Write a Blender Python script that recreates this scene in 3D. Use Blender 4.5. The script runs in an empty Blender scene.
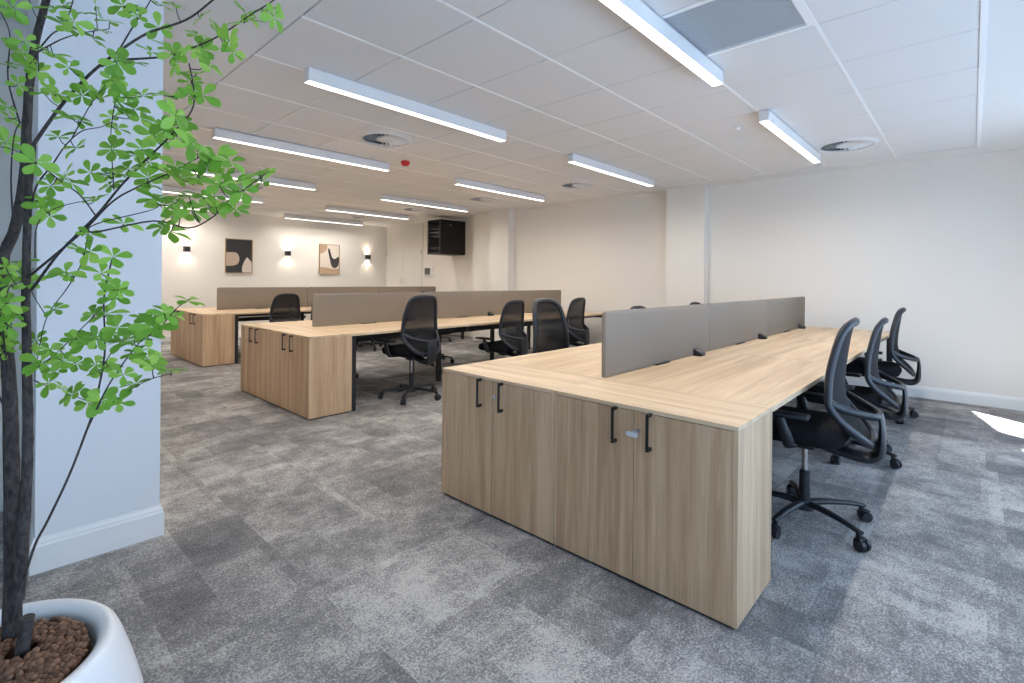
import bpy, bmesh, math, random
from mathutils import Vector, Matrix

random.seed(7)
SC = bpy.context.scene
COL = SC.collection
PI = math.pi

LAMP, SPOT, SKY, SUN, EXPO = 19.5, 8.0, 5.4, 40.0, 0.08   # lamp, wall light, sky, sun strengths and exposure
SPREAD = 163
TREE = [["trunk",[[0.0632,1.6216,0.3577,0.019],[0.0597,1.6231,0.4168,0.0181],[0.0599,1.6154,0.6051,0.0162],[0.057,1.611,0.7915,0.0146],[0.0526,1.6083,0.9763,0.0132],[0.0455,1.6104,1.1137,0.0122],[0.0385,1.6133,1.2274,0.0113],[0.0411,1.6072,1.3068,0.0108],[0.0561,1.5887,1.3589,0.0104],[0.0649,1.5767,1.4198,0.0099],[0.072,1.5657,1.4984,0.0094],[0.0742,1.5587,1.61,0.0086],[0.0781,1.5508,1.6989,0.008],[0.0865,1.5379,1.7873,0.0074],[0.1009,1.5185,1.8754,0.0068],[0.1123,1.5024,1.9631,0.0062],[0.1204,1.489,2.072,0.0055]]],["stem",[[0.0675,1.5878,0.5216,0.012],[0.0738,1.5657,0.664,0.0108],[0.0781,1.5432,0.8269,0.0098],[0.0784,1.5301,0.941,0.0091],[0.0757,1.5203,1.0534,0.0085],[0.0725,1.5059,1.2077,0.0077],[0.0725,1.4906,1.3373,0.007],[0.0741,1.4749,1.4538,0.0064],[0.0788,1.4595,1.5373,0.006]]],["stub",[[0.0689,1.5274,0.4116,0.013],[0.0744,1.5179,0.4618,0.0124],[0.0799,1.5083,0.5141,0.012]]],["stub",[[0.0682,1.5798,0.6156,0.012],[0.0735,1.5668,0.7089,0.0114],[0.0773,1.5556,0.799,0.011]]],["branch",[[0.0788,1.4595,1.5373,0.0054],[0.1159,1.4019,1.6141,0.0046],[0.1564,1.3413,1.6791,0.004],[0.1938,1.2876,1.721,0.0035],[0.2333,1.2316,1.756,0.0031],[0.2827,1.1631,1.7778,0.0027],[0.3166,1.1138,1.8137,0.0024],[0.3498,1.0649,1.8526,0.002]]],["branch",[[0.1707,1.3165,1.6931,0.0036],[0.1994,1.2704,1.7014,0.0032],[0.2477,1.1931,1.7006,0.0027],[0.2819,1.1369,1.7111,0.0024],[0.3171,1.0771,1.7302,0.0021],[0.3538,1.0113,1.764,0.0017],[0.3775,0.9685,1.7845,0.0015],[0.404,0.9181,1.8138,0.0012]]],["branch",[[0.1905,1.2658,1.7132,0.0024],[0.2162,1.2661,1.7775,0.0018],[0.2406,1.2635,1.8319,0.0015],[0.2568,1.2681,1.8889,0.0012]]],["branch",[[0.0849,1.4532,1.7342,0.0026],[0.119,1.4507,1.771,0.0019],[0.1543,1.4441,1.7971,0.0015],[0.1993,1.4329,1.8191,0.001]]],["branch",[[0.0919,1.5192,1.7656,0.0024],[0.1074,1.4667,1.785,0.002],[0.1216,1.4261,1.7918,0.0018],[0.1295,1.3775,1.8178,0.0015],[0.1322,1.3288,1.8475,0.0012]]],["twig",[[0.0976,1.5132,1.8322,0.0012],[0.0925,1.5344,1.8265,0.0012],[0.0796,1.6035,1.8916,0.0011],[0.0719,1.6587,1.9517,0.001]]],["branch",[[0.0627,1.5505,1.5989,0.0026],[0.0425,1.5148,1.6807,0.002],[0.0433,1.4597,1.7549,0.0016],[0.0284,1.4419,1.794,0.0014],[0.0114,1.4296,1.8242,0.0012]]],["branch",[[0.055,1.5584,1.3571,0.0028],[0.0477,1.4971,1.4633,0.0021],[0.0496,1.4377,1.5437,0.0017],[0.057,1.4095,1.5682,0.0016]]],["branch",[[0.0754,1.463,1.389,0.003],[0.082,1.4243,1.4446,0.0024],[0.1022,1.3725,1.486,0.002],[0.1191,1.3273,1.5221,0.0017],[0.1384,1.2831,1.5456,0.0014],[0.1612,1.237,1.5495,0.0011],[0.174,1.2099,1.5565,0.001]]],["twig",[[0.1272,1.3191,1.5362,0.0016],[0.1602,1.3297,1.6215,0.0012],[0.2003,1.3287,1.6956,0.001]]],["twig",[[0.1922,1.3077,1.4402,0.0016],[0.186,1.2902,1.5006,0.0014],[0.1816,1.2733,1.5535,0.0012],[0.1845,1.2427,1.6172,0.001]]],["branch",[[0.0763,1.4618,1.2282,0.0042],[0.0843,1.4442,1.2432,0.004],[0.1153,1.3724,1.3098,0.0036],[0.1597,1.2757,1.3804,0.0031],[0.187,1.2102,1.434,0.0028],[0.211,1.1538,1.4742,0.0025],[0.2449,1.0724,1.5283,0.0021],[0.2619,1.0224,1.5705,0.0019],[0.2477,0.9982,1.6321,0.0016]]],["branch",[[0.0725,1.4806,1.2577,0.004],[0.0806,1.4611,1.2664,0.0038],[0.1415,1.2999,1.3486,0.0028],[0.1738,1.2016,1.4025,0.0023],[0.2006,1.1278,1.426,0.002],[0.2329,1.0373,1.4463,0.0016],[0.2589,0.9564,1.468,0.0012]]],["branch",[[0.1484,1.2812,1.354,0.0026],[0.1579,1.2597,1.3476,0.0025],[0.2213,1.1149,1.3644,0.002],[0.2572,1.0278,1.3488,0.0018],[0.2795,0.9673,1.3676,0.0016],[0.2889,0.9321,1.3896,0.0015],[0.3107,0.8596,1.4211,0.0013],[0.318,0.8338,1.4317,0.0012]]],["twig",[[0.1404,1.2898,1.3401,0.0018],[0.1563,1.2474,1.3622,0.0016],[0.2131,1.1124,1.3818,0.0011],[0.2249,1.0812,1.3913,0.001]]],["branch",[[0.1574,1.2569,1.3786,0.002],[0.1391,1.3106,1.4231,0.0018],[0.118,1.3602,1.4502,0.0016],[0.088,1.4301,1.4921,0.0015],[0.0522,1.5073,1.5296,0.0013],[0.0249,1.5618,1.5422,0.0012]]],["twig",[[0.147,1.2681,1.3413,0.0018],[0.1426,1.3064,1.2891,0.0016],[0.1267,1.3582,1.2382,0.0014],[0.1007,1.4306,1.1738,0.0013],[0.091,1.4884,1.0882,0.0011],[0.0871,1.5234,1.0294,0.001]]],["twig",[[0.1059,1.5033,1.1693,0.0016],[0.0802,1.37,1.2123,0.0012],[0.0688,1.2933,1.234,0.001]]],["branch",[[0.0653,1.5756,0.5462,0.0042],[0.0726,1.5622,0.5667,0.0041],[0.0906,1.5187,0.6636,0.0037],[0.1088,1.4827,0.7249,0.0035],[0.1357,1.4265,0.825,0.0032],[0.1549,1.382,0.9127,0.003],[0.1682,1.3479,0.9845,0.0028],[0.1776,1.3127,1.0758,0.0026],[0.1782,1.2968,1.1308,0.0024],[0.1734,1.2774,1.2173,0.0022],[0.181,1.246,1.2952,0.002]]],["branch",[[0.1525,1.3203,0.9435,0.0026],[0.1715,1.2431,1.0344,0.0021],[0.1864,1.1909,1.0862,0.0018],[0.2056,1.1281,1.14,0.0015],[0.2235,1.0811,1.1646,0.0013],[0.2389,1.0291,1.2045,0.0011],[0.2512,0.9938,1.2231,0.001]]],["twig",[[0.1622,1.2512,1.0033,0.0014],[0.1777,1.2103,1.0175,0.0013],[0.1959,1.1546,1.0485,0.0012],[0.2162,1.0942,1.0749,0.0011],[0.2348,1.0406,1.0888,0.001]]],["twig",[[0.1736,1.2831,1.08,0.0014],[0.1822,1.2457,1.1114,0.0013],[0.1919,1.2087,1.1376,0.0012],[0.2081,1.1431,1.1834,0.001]]],["twig",[[0.1167,1.3739,1.1085,0.0016],[0.1449,1.2792,1.1647,0.0012],[0.1604,1.224,1.1963,0.001]]],["twig",[[0.0737,1.479,1.0484,0.0016],[0.0976,1.4217,1.0802,0.0012],[0.1167,1.3739,1.1085,0.001]]],["twig",[[0.0831,1.4545,1.2981,0.0018],[0.0829,1.4313,1.356,0.0015],[0.0932,1.406,1.3862,0.0013],[0.117,1.3635,1.4035,0.0012],[0.1456,1.3137,1.4122,0.001]]],["branch",[[0.0486,1.5943,1.0471,0.0026],[0.0383,1.5178,1.144,0.002],[0.0425,1.4256,1.2314,0.0015],[0.0576,1.378,1.2481,0.0014],[0.074,1.3173,1.2755,0.0012]]],["branch",[[0.0452,1.598,1.1035,0.003],[0.0161,1.5433,1.2077,0.0024],[-0.01,1.4602,1.3305,0.0018],[-0.0222,1.3477,1.4513,0.0012]]],["branch",[[0.0523,1.5901,0.9343,0.003],[0.0156,1.7133,1.0358,0.0023],[-0.028,1.8322,1.1246,0.0018],[-0.0664,1.9833,1.2992,0.0012]]],["branch",[[0.1004,1.5103,1.8721,0.003],[0.0801,1.6245,2.0003,0.0023],[0.0339,1.7993,2.1792,0.0016],[-0.0007,1.914,2.2959,0.0012]]],["branch",[[0.1062,1.5041,1.9165,0.0026],[0.1582,1.3723,1.9712,0.002],[0.2186,1.2323,1.988,0.0016],[0.2731,1.1036,1.983,0.0012]]]]
CLUSTERS = [[0.034,1.368,1.772,0.484,-0.697,0.53,0.028,1.442,1.794],[0.045,1.363,1.78,-0.095,-0.989,-0.113,0.028,1.442,1.794],[0.061,1.382,1.726,0.258,-0.961,0.099,0.043,1.468,1.745],[0.053,1.464,1.727,0.484,-0.691,0.537,0.043,1.483,1.724],[0.071,1.497,1.713,0.685,-0.649,0.331,0.085,1.453,1.734],[0.042,1.481,1.699,-0.08,-0.416,0.906,0.043,1.499,1.703],[0.088,1.487,1.703,-0.55,-0.801,0.235,0.085,1.453,1.734],[0.055,1.463,1.659,0.47,-0.877,0.103,0.045,1.52,1.669],[0.046,1.61,1.619,0.399,-0.527,0.751,0.06,1.545,1.611],[0.04,1.547,1.551,0.312,-0.944,0.105,0.037,1.538,1.537],[0.039,1.506,1.618,0.68,-0.543,0.492,0.054,1.535,1.635],[0.13,1.425,1.794,0.157,-0.642,0.75,0.123,1.419,1.796],[0.143,1.382,1.813,-0.324,-0.171,0.93,0.128,1.384,1.814],[0.13,1.336,1.775,0.541,-0.82,-0.188,0.125,1.405,1.803],[0.182,1.481,1.88,0.976,-0.141,0.167,0.18,1.438,1.81],[0.169,1.393,1.792,0.003,-0.341,0.94,0.173,1.44,1.806],[0.168,1.401,1.776,0.336,-0.537,0.774,0.173,1.44,1.806],[0.106,1.391,1.714,0.4,-0.504,0.766,0.104,1.452,1.755],[0.107,1.487,1.746,0.147,-0.442,0.885,0.099,1.452,1.75],[0.129,1.403,1.702,-0.017,-1.0,0.002,0.151,1.35,1.67],[0.103,1.419,1.65,0.651,-0.721,0.237,0.122,1.393,1.624],[0.112,1.378,1.633,-0.022,-0.828,0.56,0.122,1.393,1.624],[0.095,1.461,1.652,0.032,-0.369,0.929,0.116,1.402,1.614],[0.143,1.33,1.628,-0.229,0.77,0.595,0.139,1.367,1.651],[0.149,1.289,1.63,0.434,-0.733,0.523,0.166,1.33,1.632],[0.191,1.361,1.669,-0.874,-0.448,0.188,0.183,1.329,1.663],[0.188,1.296,1.663,-0.411,-0.898,0.155,0.189,1.329,1.674],[0.177,1.36,1.638,-0.638,-0.459,0.619,0.166,1.33,1.632],[0.19,1.235,1.623,0.079,-0.983,0.168,0.185,1.243,1.617],[0.198,1.227,1.617,0.279,-0.955,0.103,0.185,1.243,1.617],[0.124,1.301,1.572,-0.201,-0.421,0.884,0.141,1.324,1.572],[0.138,1.337,1.578,0.04,-0.664,0.747,0.141,1.324,1.572],[0.108,1.327,1.536,-0.292,-0.443,0.847,0.119,1.327,1.522],[0.134,1.313,1.517,-0.69,-0.306,0.657,0.125,1.315,1.529],[0.212,1.295,1.821,-0.411,-0.531,0.741,0.227,1.265,1.801],[0.214,1.226,1.78,-0.361,-0.901,0.241,0.223,1.265,1.793],[0.203,1.299,1.824,-0.393,0.69,0.607,0.227,1.265,1.801],[0.25,1.223,1.771,-0.311,-0.95,-0.016,0.248,1.212,1.762],[0.268,1.29,1.847,0.195,-0.392,0.899,0.243,1.264,1.84],[0.259,1.139,1.788,-0.126,-0.452,0.883,0.276,1.173,1.775],[0.185,1.285,1.584,-0.498,-0.632,0.594,0.183,1.26,1.581],[0.193,1.282,1.563,0.205,-0.625,0.753,0.182,1.269,1.563],[0.191,1.224,1.588,0.582,-0.628,0.516,0.184,1.251,1.599],[0.204,1.187,1.583,0.069,0.141,0.988,0.184,1.251,1.599],[0.216,1.204,1.574,0.307,-0.794,0.524,0.183,1.26,1.581],[0.2,1.194,1.674,-0.008,-0.12,0.993,0.206,1.259,1.701],[0.189,1.26,1.689,0.009,-0.998,-0.069,0.191,1.284,1.699],[0.23,1.163,1.537,0.342,-0.888,0.307,0.231,1.107,1.506],[0.211,1.153,1.603,-0.345,0.111,0.932,0.185,1.243,1.617],[0.229,1.076,1.589,-0.279,-0.4,0.873,0.258,1.016,1.589],[0.226,1.172,1.697,0.056,-0.579,0.813,0.234,1.215,1.701],[0.258,1.135,1.691,-0.457,-0.889,-0.036,0.262,1.169,1.705],[0.263,1.134,1.677,-0.765,0.413,0.494,0.267,1.161,1.707],[0.268,1.208,1.727,0.109,-0.448,0.887,0.262,1.169,1.705],[0.299,1.152,1.749,-0.127,-0.542,0.831,0.297,1.111,1.719],[0.302,1.136,1.778,-0.752,-0.162,0.639,0.297,1.142,1.793],[0.258,0.929,1.611,0.429,-0.698,0.573,0.25,1.002,1.624],[0.302,1.123,1.713,-0.391,-0.871,0.297,0.297,1.111,1.719],[0.314,1.006,1.697,-0.959,-0.282,-0.032,0.322,1.068,1.735],[0.323,1.018,1.683,0.117,-0.912,0.394,0.317,1.077,1.73],[0.344,1.019,1.748,-0.499,-0.23,0.835,0.344,1.03,1.755],[0.352,1.037,1.773,0.203,-0.766,0.609,0.349,1.021,1.759],[0.376,1.017,1.781,-0.551,-0.343,0.76,0.364,0.993,1.773],[0.37,0.949,1.744,0.434,-0.871,-0.231,0.371,0.981,1.779],[0.316,1.089,1.745,0.651,-0.326,0.686,0.317,1.077,1.73],[0.269,1.032,1.629,-0.337,-0.225,0.914,0.252,1.005,1.615],[0.263,1.043,1.615,-0.025,-0.719,0.694,0.254,1.009,1.606],[0.27,1.004,1.583,-0.258,-0.867,0.427,0.26,1.019,1.58],[0.253,1.019,1.582,-0.032,-0.978,0.207,0.26,1.019,1.58],[0.231,1.01,1.54,0.498,-0.862,0.094,0.252,1.051,1.547],[0.257,1.106,1.558,-0.105,-0.831,0.547,0.25,1.058,1.541],[0.238,1.096,1.536,-0.883,-0.469,0.011,0.24,1.084,1.521],[0.203,1.152,1.488,-0.22,0.161,0.962,0.211,1.154,1.474],[0.225,1.167,1.483,-0.568,-0.785,0.248,0.216,1.142,1.482],[0.206,1.127,1.497,0.219,-0.844,0.49,0.221,1.13,1.49],[0.252,1.083,1.521,0.071,-0.982,0.176,0.245,1.072,1.528],[0.232,0.93,1.474,0.21,-0.784,0.585,0.252,0.979,1.462],[0.25,0.954,1.469,0.202,-0.752,0.627,0.255,0.968,1.465],[0.182,1.248,1.513,-0.567,-0.762,0.313,0.185,1.285,1.516],[0.198,1.336,1.481,0.175,-0.523,0.834,0.189,1.298,1.475],[0.188,1.14,1.458,-0.388,0.252,0.886,0.201,1.178,1.457],[0.186,1.349,1.476,-0.487,-0.697,0.526,0.19,1.3,1.466],[0.127,1.414,1.475,-0.819,0.204,0.537,0.114,1.37,1.456],[0.111,1.433,1.463,0.04,-0.201,0.979,0.11,1.38,1.462],[0.15,1.275,1.465,-0.63,-0.776,0.037,0.189,1.298,1.475],[0.215,1.125,1.445,-0.382,-0.818,0.429,0.21,1.102,1.432],[0.23,1.003,1.45,-0.055,-0.695,0.717,0.237,1.026,1.45],[0.232,0.98,1.428,0.452,0.18,0.874,0.237,1.026,1.45],[0.242,1.092,1.45,0.435,0.008,0.9,0.229,1.05,1.444],[0.273,0.979,1.454,-0.413,-0.666,0.621,0.259,0.956,1.468],[0.263,0.973,1.427,-0.29,-0.274,0.917,0.248,0.991,1.459],[0.28,0.96,1.471,-0.584,-0.674,0.453,0.259,0.956,1.468],[0.291,0.925,1.458,0.062,-0.72,0.691,0.259,0.956,1.468],[0.298,0.921,1.421,-0.386,-0.629,0.674,0.299,0.901,1.403],[0.3,0.818,1.422,-0.411,0.171,0.895,0.314,0.849,1.426],[0.292,0.958,1.439,-0.517,-0.57,0.639,0.299,0.901,1.403],[0.112,1.476,1.846,-0.294,-0.571,0.766,0.1,1.51,1.872],[0.117,1.377,1.818,-0.548,0.051,0.835,0.13,1.377,1.818],[0.198,1.416,1.829,-0.245,-0.173,0.954,0.199,1.433,1.819],[0.057,1.506,1.272,-0.003,-0.844,0.536,0.072,1.499,1.264],[0.078,1.501,1.248,0.163,-0.872,0.462,0.072,1.502,1.245],[0.047,1.44,1.243,-0.553,-0.684,0.475,0.049,1.405,1.239],[0.041,1.436,1.204,0.144,-0.823,0.55,0.041,1.452,1.207],[0.047,1.537,1.135,0.723,-0.149,0.674,0.04,1.529,1.131],[0.042,1.573,1.108,0.025,-0.539,0.842,0.045,1.598,1.104],[0.057,1.478,1.179,-0.475,-0.115,0.873,0.073,1.508,1.186],[0.04,1.463,1.277,0.664,-0.537,0.52,0.053,1.391,1.243],[0.067,1.538,1.29,-0.436,-0.296,0.85,0.072,1.497,1.282],[0.102,1.395,1.447,-0.244,-0.855,0.458,0.11,1.38,1.462],[0.092,1.468,1.425,-0.05,-0.561,0.827,0.079,1.441,1.421],[0.104,1.443,1.389,-0.303,-0.952,0.054,0.1,1.394,1.391],[0.092,1.401,1.401,0.231,-0.901,0.367,0.097,1.4,1.389],[0.123,1.284,1.442,0.316,-0.563,0.764,0.124,1.346,1.442],[0.165,1.321,1.419,-0.362,-0.267,0.893,0.147,1.287,1.404],[0.193,1.362,1.456,-0.589,-0.429,0.685,0.191,1.305,1.449],[0.209,1.085,1.425,0.136,-0.075,0.988,0.21,1.102,1.432],[0.182,1.239,1.3,0.102,-0.871,0.481,0.181,1.246,1.295],[0.161,1.221,1.267,0.355,-0.63,0.691,0.178,1.259,1.262],[0.148,1.249,1.309,-0.711,-0.655,0.255,0.144,1.29,1.312],[0.143,1.345,1.315,0.386,-0.362,0.848,0.144,1.29,1.312],[0.127,1.31,1.261,0.281,-0.485,0.828,0.134,1.336,1.26],[0.119,1.311,1.267,-0.367,-0.575,0.731,0.134,1.336,1.26],[0.15,1.263,1.342,0.004,-0.637,0.771,0.147,1.268,1.341],[0.182,1.278,1.234,0.401,-0.764,0.505,0.176,1.268,1.24],[0.184,1.233,1.219,-0.366,-0.799,0.478,0.173,1.277,1.217],[0.177,1.274,1.185,-0.348,-0.372,0.86,0.175,1.286,1.181],[0.158,1.284,1.185,-0.467,-0.651,0.599,0.154,1.248,1.183],[0.176,1.151,1.167,-0.333,-0.737,0.588,0.197,1.19,1.151],[0.182,1.189,1.236,-0.037,-0.92,0.389,0.176,1.268,1.24],[0.145,1.361,1.13,-0.288,-0.459,0.84,0.133,1.319,1.141],[0.162,1.28,1.136,0.372,-0.889,0.267,0.178,1.297,1.131],[0.106,1.34,1.195,-0.141,-0.632,0.762,0.108,1.41,1.193],[0.09,1.532,1.117,-0.558,-0.678,0.479,0.094,1.472,1.113],[0.101,1.377,1.11,0.018,-0.517,0.856,0.109,1.394,1.096],[0.091,1.417,1.082,-0.122,-0.87,0.477,0.094,1.43,1.076],[0.118,1.335,1.091,-0.273,-0.659,0.7,0.111,1.387,1.1],[0.142,1.37,1.078,0.251,-0.675,0.694,0.117,1.374,1.108],[0.196,1.23,1.365,0.259,-0.614,0.745,0.186,1.197,1.355],[0.238,1.111,1.396,0.212,-0.775,0.595,0.225,1.081,1.391],[0.223,1.104,1.404,-0.064,-0.543,0.838,0.225,1.081,1.391],[0.24,1.029,1.394,-0.624,0.001,0.782,0.225,1.081,1.391],[0.245,1.084,1.374,-0.357,-0.311,0.881,0.237,1.077,1.358],[0.228,1.067,1.352,-0.626,-0.328,0.707,0.232,1.09,1.36],[0.245,1.103,1.345,0.27,0.157,0.95,0.242,1.065,1.355],[0.254,1.07,1.379,-0.598,-0.656,0.461,0.247,1.052,1.353],[0.258,1.033,1.406,0.037,-0.057,0.998,0.267,1.002,1.357],[0.263,1.037,1.382,0.331,-0.78,0.53,0.267,1.002,1.357],[0.263,0.972,1.4,0.14,-0.299,0.944,0.282,0.957,1.374],[0.275,0.984,1.384,0.033,-0.662,0.749,0.281,0.962,1.371],[0.268,0.918,1.377,0.676,0.333,0.658,0.284,0.952,1.377],[0.263,0.886,1.408,0.054,-0.779,0.624,0.292,0.922,1.394],[0.283,0.983,1.404,-0.361,-0.928,0.095,0.286,0.942,1.383],[0.295,0.91,1.375,-0.049,-0.728,0.684,0.289,0.932,1.39],[0.285,0.843,1.398,-0.433,-0.882,0.186,0.302,0.89,1.408],[0.324,0.872,1.422,-0.759,-0.392,0.52,0.313,0.852,1.424],[0.251,1.0,1.22,0.15,-0.242,0.959,0.249,0.999,1.22],[0.236,1.058,1.189,-0.248,-0.528,0.812,0.232,1.051,1.188],[0.222,1.033,1.196,0.283,-0.863,0.417,0.232,1.051,1.188],[0.212,1.057,1.171,-0.152,-0.665,0.731,0.221,1.088,1.161],[0.216,1.145,1.18,0.183,-0.449,0.874,0.208,1.143,1.183],[0.199,1.214,1.139,0.681,-0.072,0.729,0.194,1.199,1.144],[0.191,1.095,1.145,-0.136,0.133,0.982,0.203,1.137,1.132],[0.22,1.141,1.149,-0.012,-0.638,0.77,0.213,1.108,1.151],[0.198,1.111,1.123,-0.128,-0.101,0.987,0.2,1.146,1.125],[0.212,1.098,1.113,0.11,-0.74,0.664,0.2,1.146,1.125],[0.173,1.368,1.072,0.077,-0.761,0.644,0.178,1.313,1.076],[0.094,1.447,1.069,-0.421,-0.223,0.879,0.091,1.438,1.071],[0.104,1.441,1.032,-0.679,-0.615,0.401,0.087,1.523,1.029],[0.128,1.475,1.013,0.631,-0.165,0.758,0.087,1.523,1.029],[0.14,1.409,1.008,-0.747,-0.347,0.567,0.17,1.343,0.998],[0.113,1.377,1.067,-0.301,-0.445,0.843,0.103,1.408,1.088],[0.169,1.298,1.066,-0.315,-0.122,0.941,0.176,1.318,1.063],[0.154,1.308,1.004,-0.197,-0.91,0.365,0.17,1.343,0.998],[0.171,1.283,1.01,-0.035,-0.912,0.408,0.166,1.265,1.009],[0.188,1.17,1.076,0.304,-0.692,0.655,0.184,1.198,1.079],[0.188,1.307,1.076,0.218,-0.402,0.889,0.176,1.272,1.089],[0.228,1.009,1.097,0.099,0.015,0.995,0.235,1.041,1.089],[0.209,1.178,1.055,-0.326,-0.075,0.942,0.202,1.137,1.056],[0.132,1.297,1.136,0.092,-0.787,0.61,0.133,1.319,1.141],[0.148,1.297,1.126,-0.192,-0.779,0.596,0.133,1.319,1.141],[0.189,1.292,1.14,-0.387,-0.449,0.806,0.178,1.294,1.143],[0.215,1.103,1.178,-0.499,-0.556,0.665,0.208,1.143,1.183],[0.232,1.062,1.196,0.307,-0.449,0.839,0.235,1.044,1.193],[0.184,1.149,1.141,-0.318,-0.209,0.925,0.192,1.209,1.138],[0.207,1.043,1.106,0.313,-0.45,0.836,0.219,1.086,1.077],[0.045,1.47,1.155,0.108,-0.883,0.457,0.039,1.505,1.157],[0.042,1.578,1.118,0.19,-0.468,0.863,0.041,1.59,1.119],[0.051,1.452,1.183,0.225,-0.649,0.726,0.04,1.478,1.183],[0.178,1.146,1.029,-0.176,-0.7,0.692,0.183,1.194,1.027],[-0.001,1.545,1.245,-0.568,-0.659,0.492,0.008,1.52,1.245],[0.009,1.544,1.24,-0.414,-0.752,0.513,0.008,1.52,1.245],[-0.012,1.614,1.215,-0.345,-0.849,0.401,0.012,1.532,1.226],[0.043,1.508,1.18,0.036,-0.269,0.963,0.04,1.478,1.183],[0.006,1.468,1.357,-0.27,-0.394,0.879,-0.012,1.444,1.349],[-0.008,1.489,1.352,-0.647,-0.596,0.475,-0.012,1.444,1.349],[-0.028,1.422,1.36,0.244,-0.592,0.769,-0.014,1.428,1.367],[-0.034,1.889,1.301,-0.68,-0.329,0.655,-0.066,1.983,1.299],[-0.004,1.41,1.437,-0.179,0.051,0.983,-0.019,1.38,1.419],[-0.006,1.316,1.474,-0.461,-0.545,0.701,-0.022,1.348,1.451],[-0.032,1.322,1.436,-0.351,-0.437,0.828,-0.022,1.348,1.451],[-0.01,1.365,1.427,0.574,-0.626,0.528,-0.019,1.38,1.419],[0.04,1.581,1.091,0.358,-0.673,0.648,0.044,1.562,1.09],[0.023,1.72,1.016,-0.285,-0.422,0.86,0.021,1.695,1.021],[0.016,1.772,1.063,-0.332,-0.334,0.882,0.003,1.747,1.06],[0.014,1.793,1.07,-0.071,-0.703,0.708,0.003,1.747,1.06],[0.004,1.75,1.09,-0.093,-0.181,0.979,-0.003,1.764,1.073],[-0.025,1.876,1.143,0.269,-0.615,0.741,-0.033,1.853,1.148],[0.002,1.732,1.123,-0.008,-0.83,0.557,-0.015,1.798,1.098],[0.0,1.777,1.089,-0.089,-0.344,0.935,-0.009,1.781,1.086],[-0.064,1.917,1.308,-0.016,-0.884,0.467,-0.066,1.983,1.299],[-0.058,1.949,1.307,0.103,-0.52,0.848,-0.066,1.983,1.299],[-0.092,1.996,1.321,0.009,-0.784,0.621,-0.066,1.983,1.299],[-0.032,1.464,1.329,-0.409,-0.8,0.438,-0.01,1.46,1.33],[0.049,1.686,1.999,0.135,-0.603,0.786,0.074,1.649,2.025],[0.063,1.599,1.978,-0.143,-0.978,-0.154,0.08,1.625,2.0],[0.076,1.578,1.994,0.033,-0.539,0.841,0.074,1.649,2.025],[0.103,1.422,1.952,0.392,-0.384,0.836,0.129,1.447,1.941],[0.028,1.874,2.247,-0.588,-0.805,0.083,0.019,1.848,2.228],[0.044,1.784,2.202,0.241,-0.97,-0.024,0.029,1.816,2.195],[0.022,1.73,2.112,0.3,-0.953,-0.041,0.041,1.774,2.153],[0.02,1.759,2.145,-0.435,-0.66,0.613,0.034,1.799,2.179],[0.03,1.83,2.314,-0.333,-0.781,0.529,-0.001,1.914,2.296],[-0.034,1.896,2.297,0.032,-0.486,0.873,-0.001,1.914,2.296],[0.02,1.923,2.3,-0.323,-0.74,0.589,0.009,1.881,2.262],[-0.022,1.951,2.323,0.361,-0.783,0.507,-0.001,1.914,2.296],[0.14,1.415,1.985,0.033,0.394,0.918,0.151,1.391,1.964],[0.135,1.461,1.981,-0.167,-0.3,0.939,0.137,1.428,1.949],[0.187,1.369,1.941,0.009,-0.595,0.803,0.167,1.352,1.974],[0.175,1.368,1.935,-0.688,-0.052,0.724,0.151,1.391,1.964],[0.195,1.3,2.028,0.545,-0.715,0.438,0.202,1.272,1.984],[0.239,1.165,1.943,0.114,-0.993,-0.021,0.235,1.195,1.987],[0.22,1.277,1.97,-0.365,-0.736,0.571,0.202,1.272,1.984],[0.228,1.236,1.967,-0.647,-0.755,-0.107,0.219,1.232,1.988],[0.263,1.126,2.015,-0.828,-0.5,0.252,0.266,1.122,1.984],[0.276,1.132,2.031,-0.79,0.081,0.608,0.273,1.104,1.983],[0.262,1.092,1.932,-0.11,-0.387,0.915,0.266,1.122,1.984],[0.273,1.157,2.054,-0.389,-0.589,0.708,0.273,1.104,1.983],[0.067,1.178,1.454,-0.056,-0.989,0.14,0.083,1.441,1.497]]


# ------------------------------------------------------------------ helpers
def lin(r, g, b):
    f = lambda c: (c / 255) / 12.92 if c / 255 <= 0.04045 else ((c / 255 + 0.055) / 1.055) ** 2.4
    return (f(r), f(g), f(b), 1)


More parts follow.
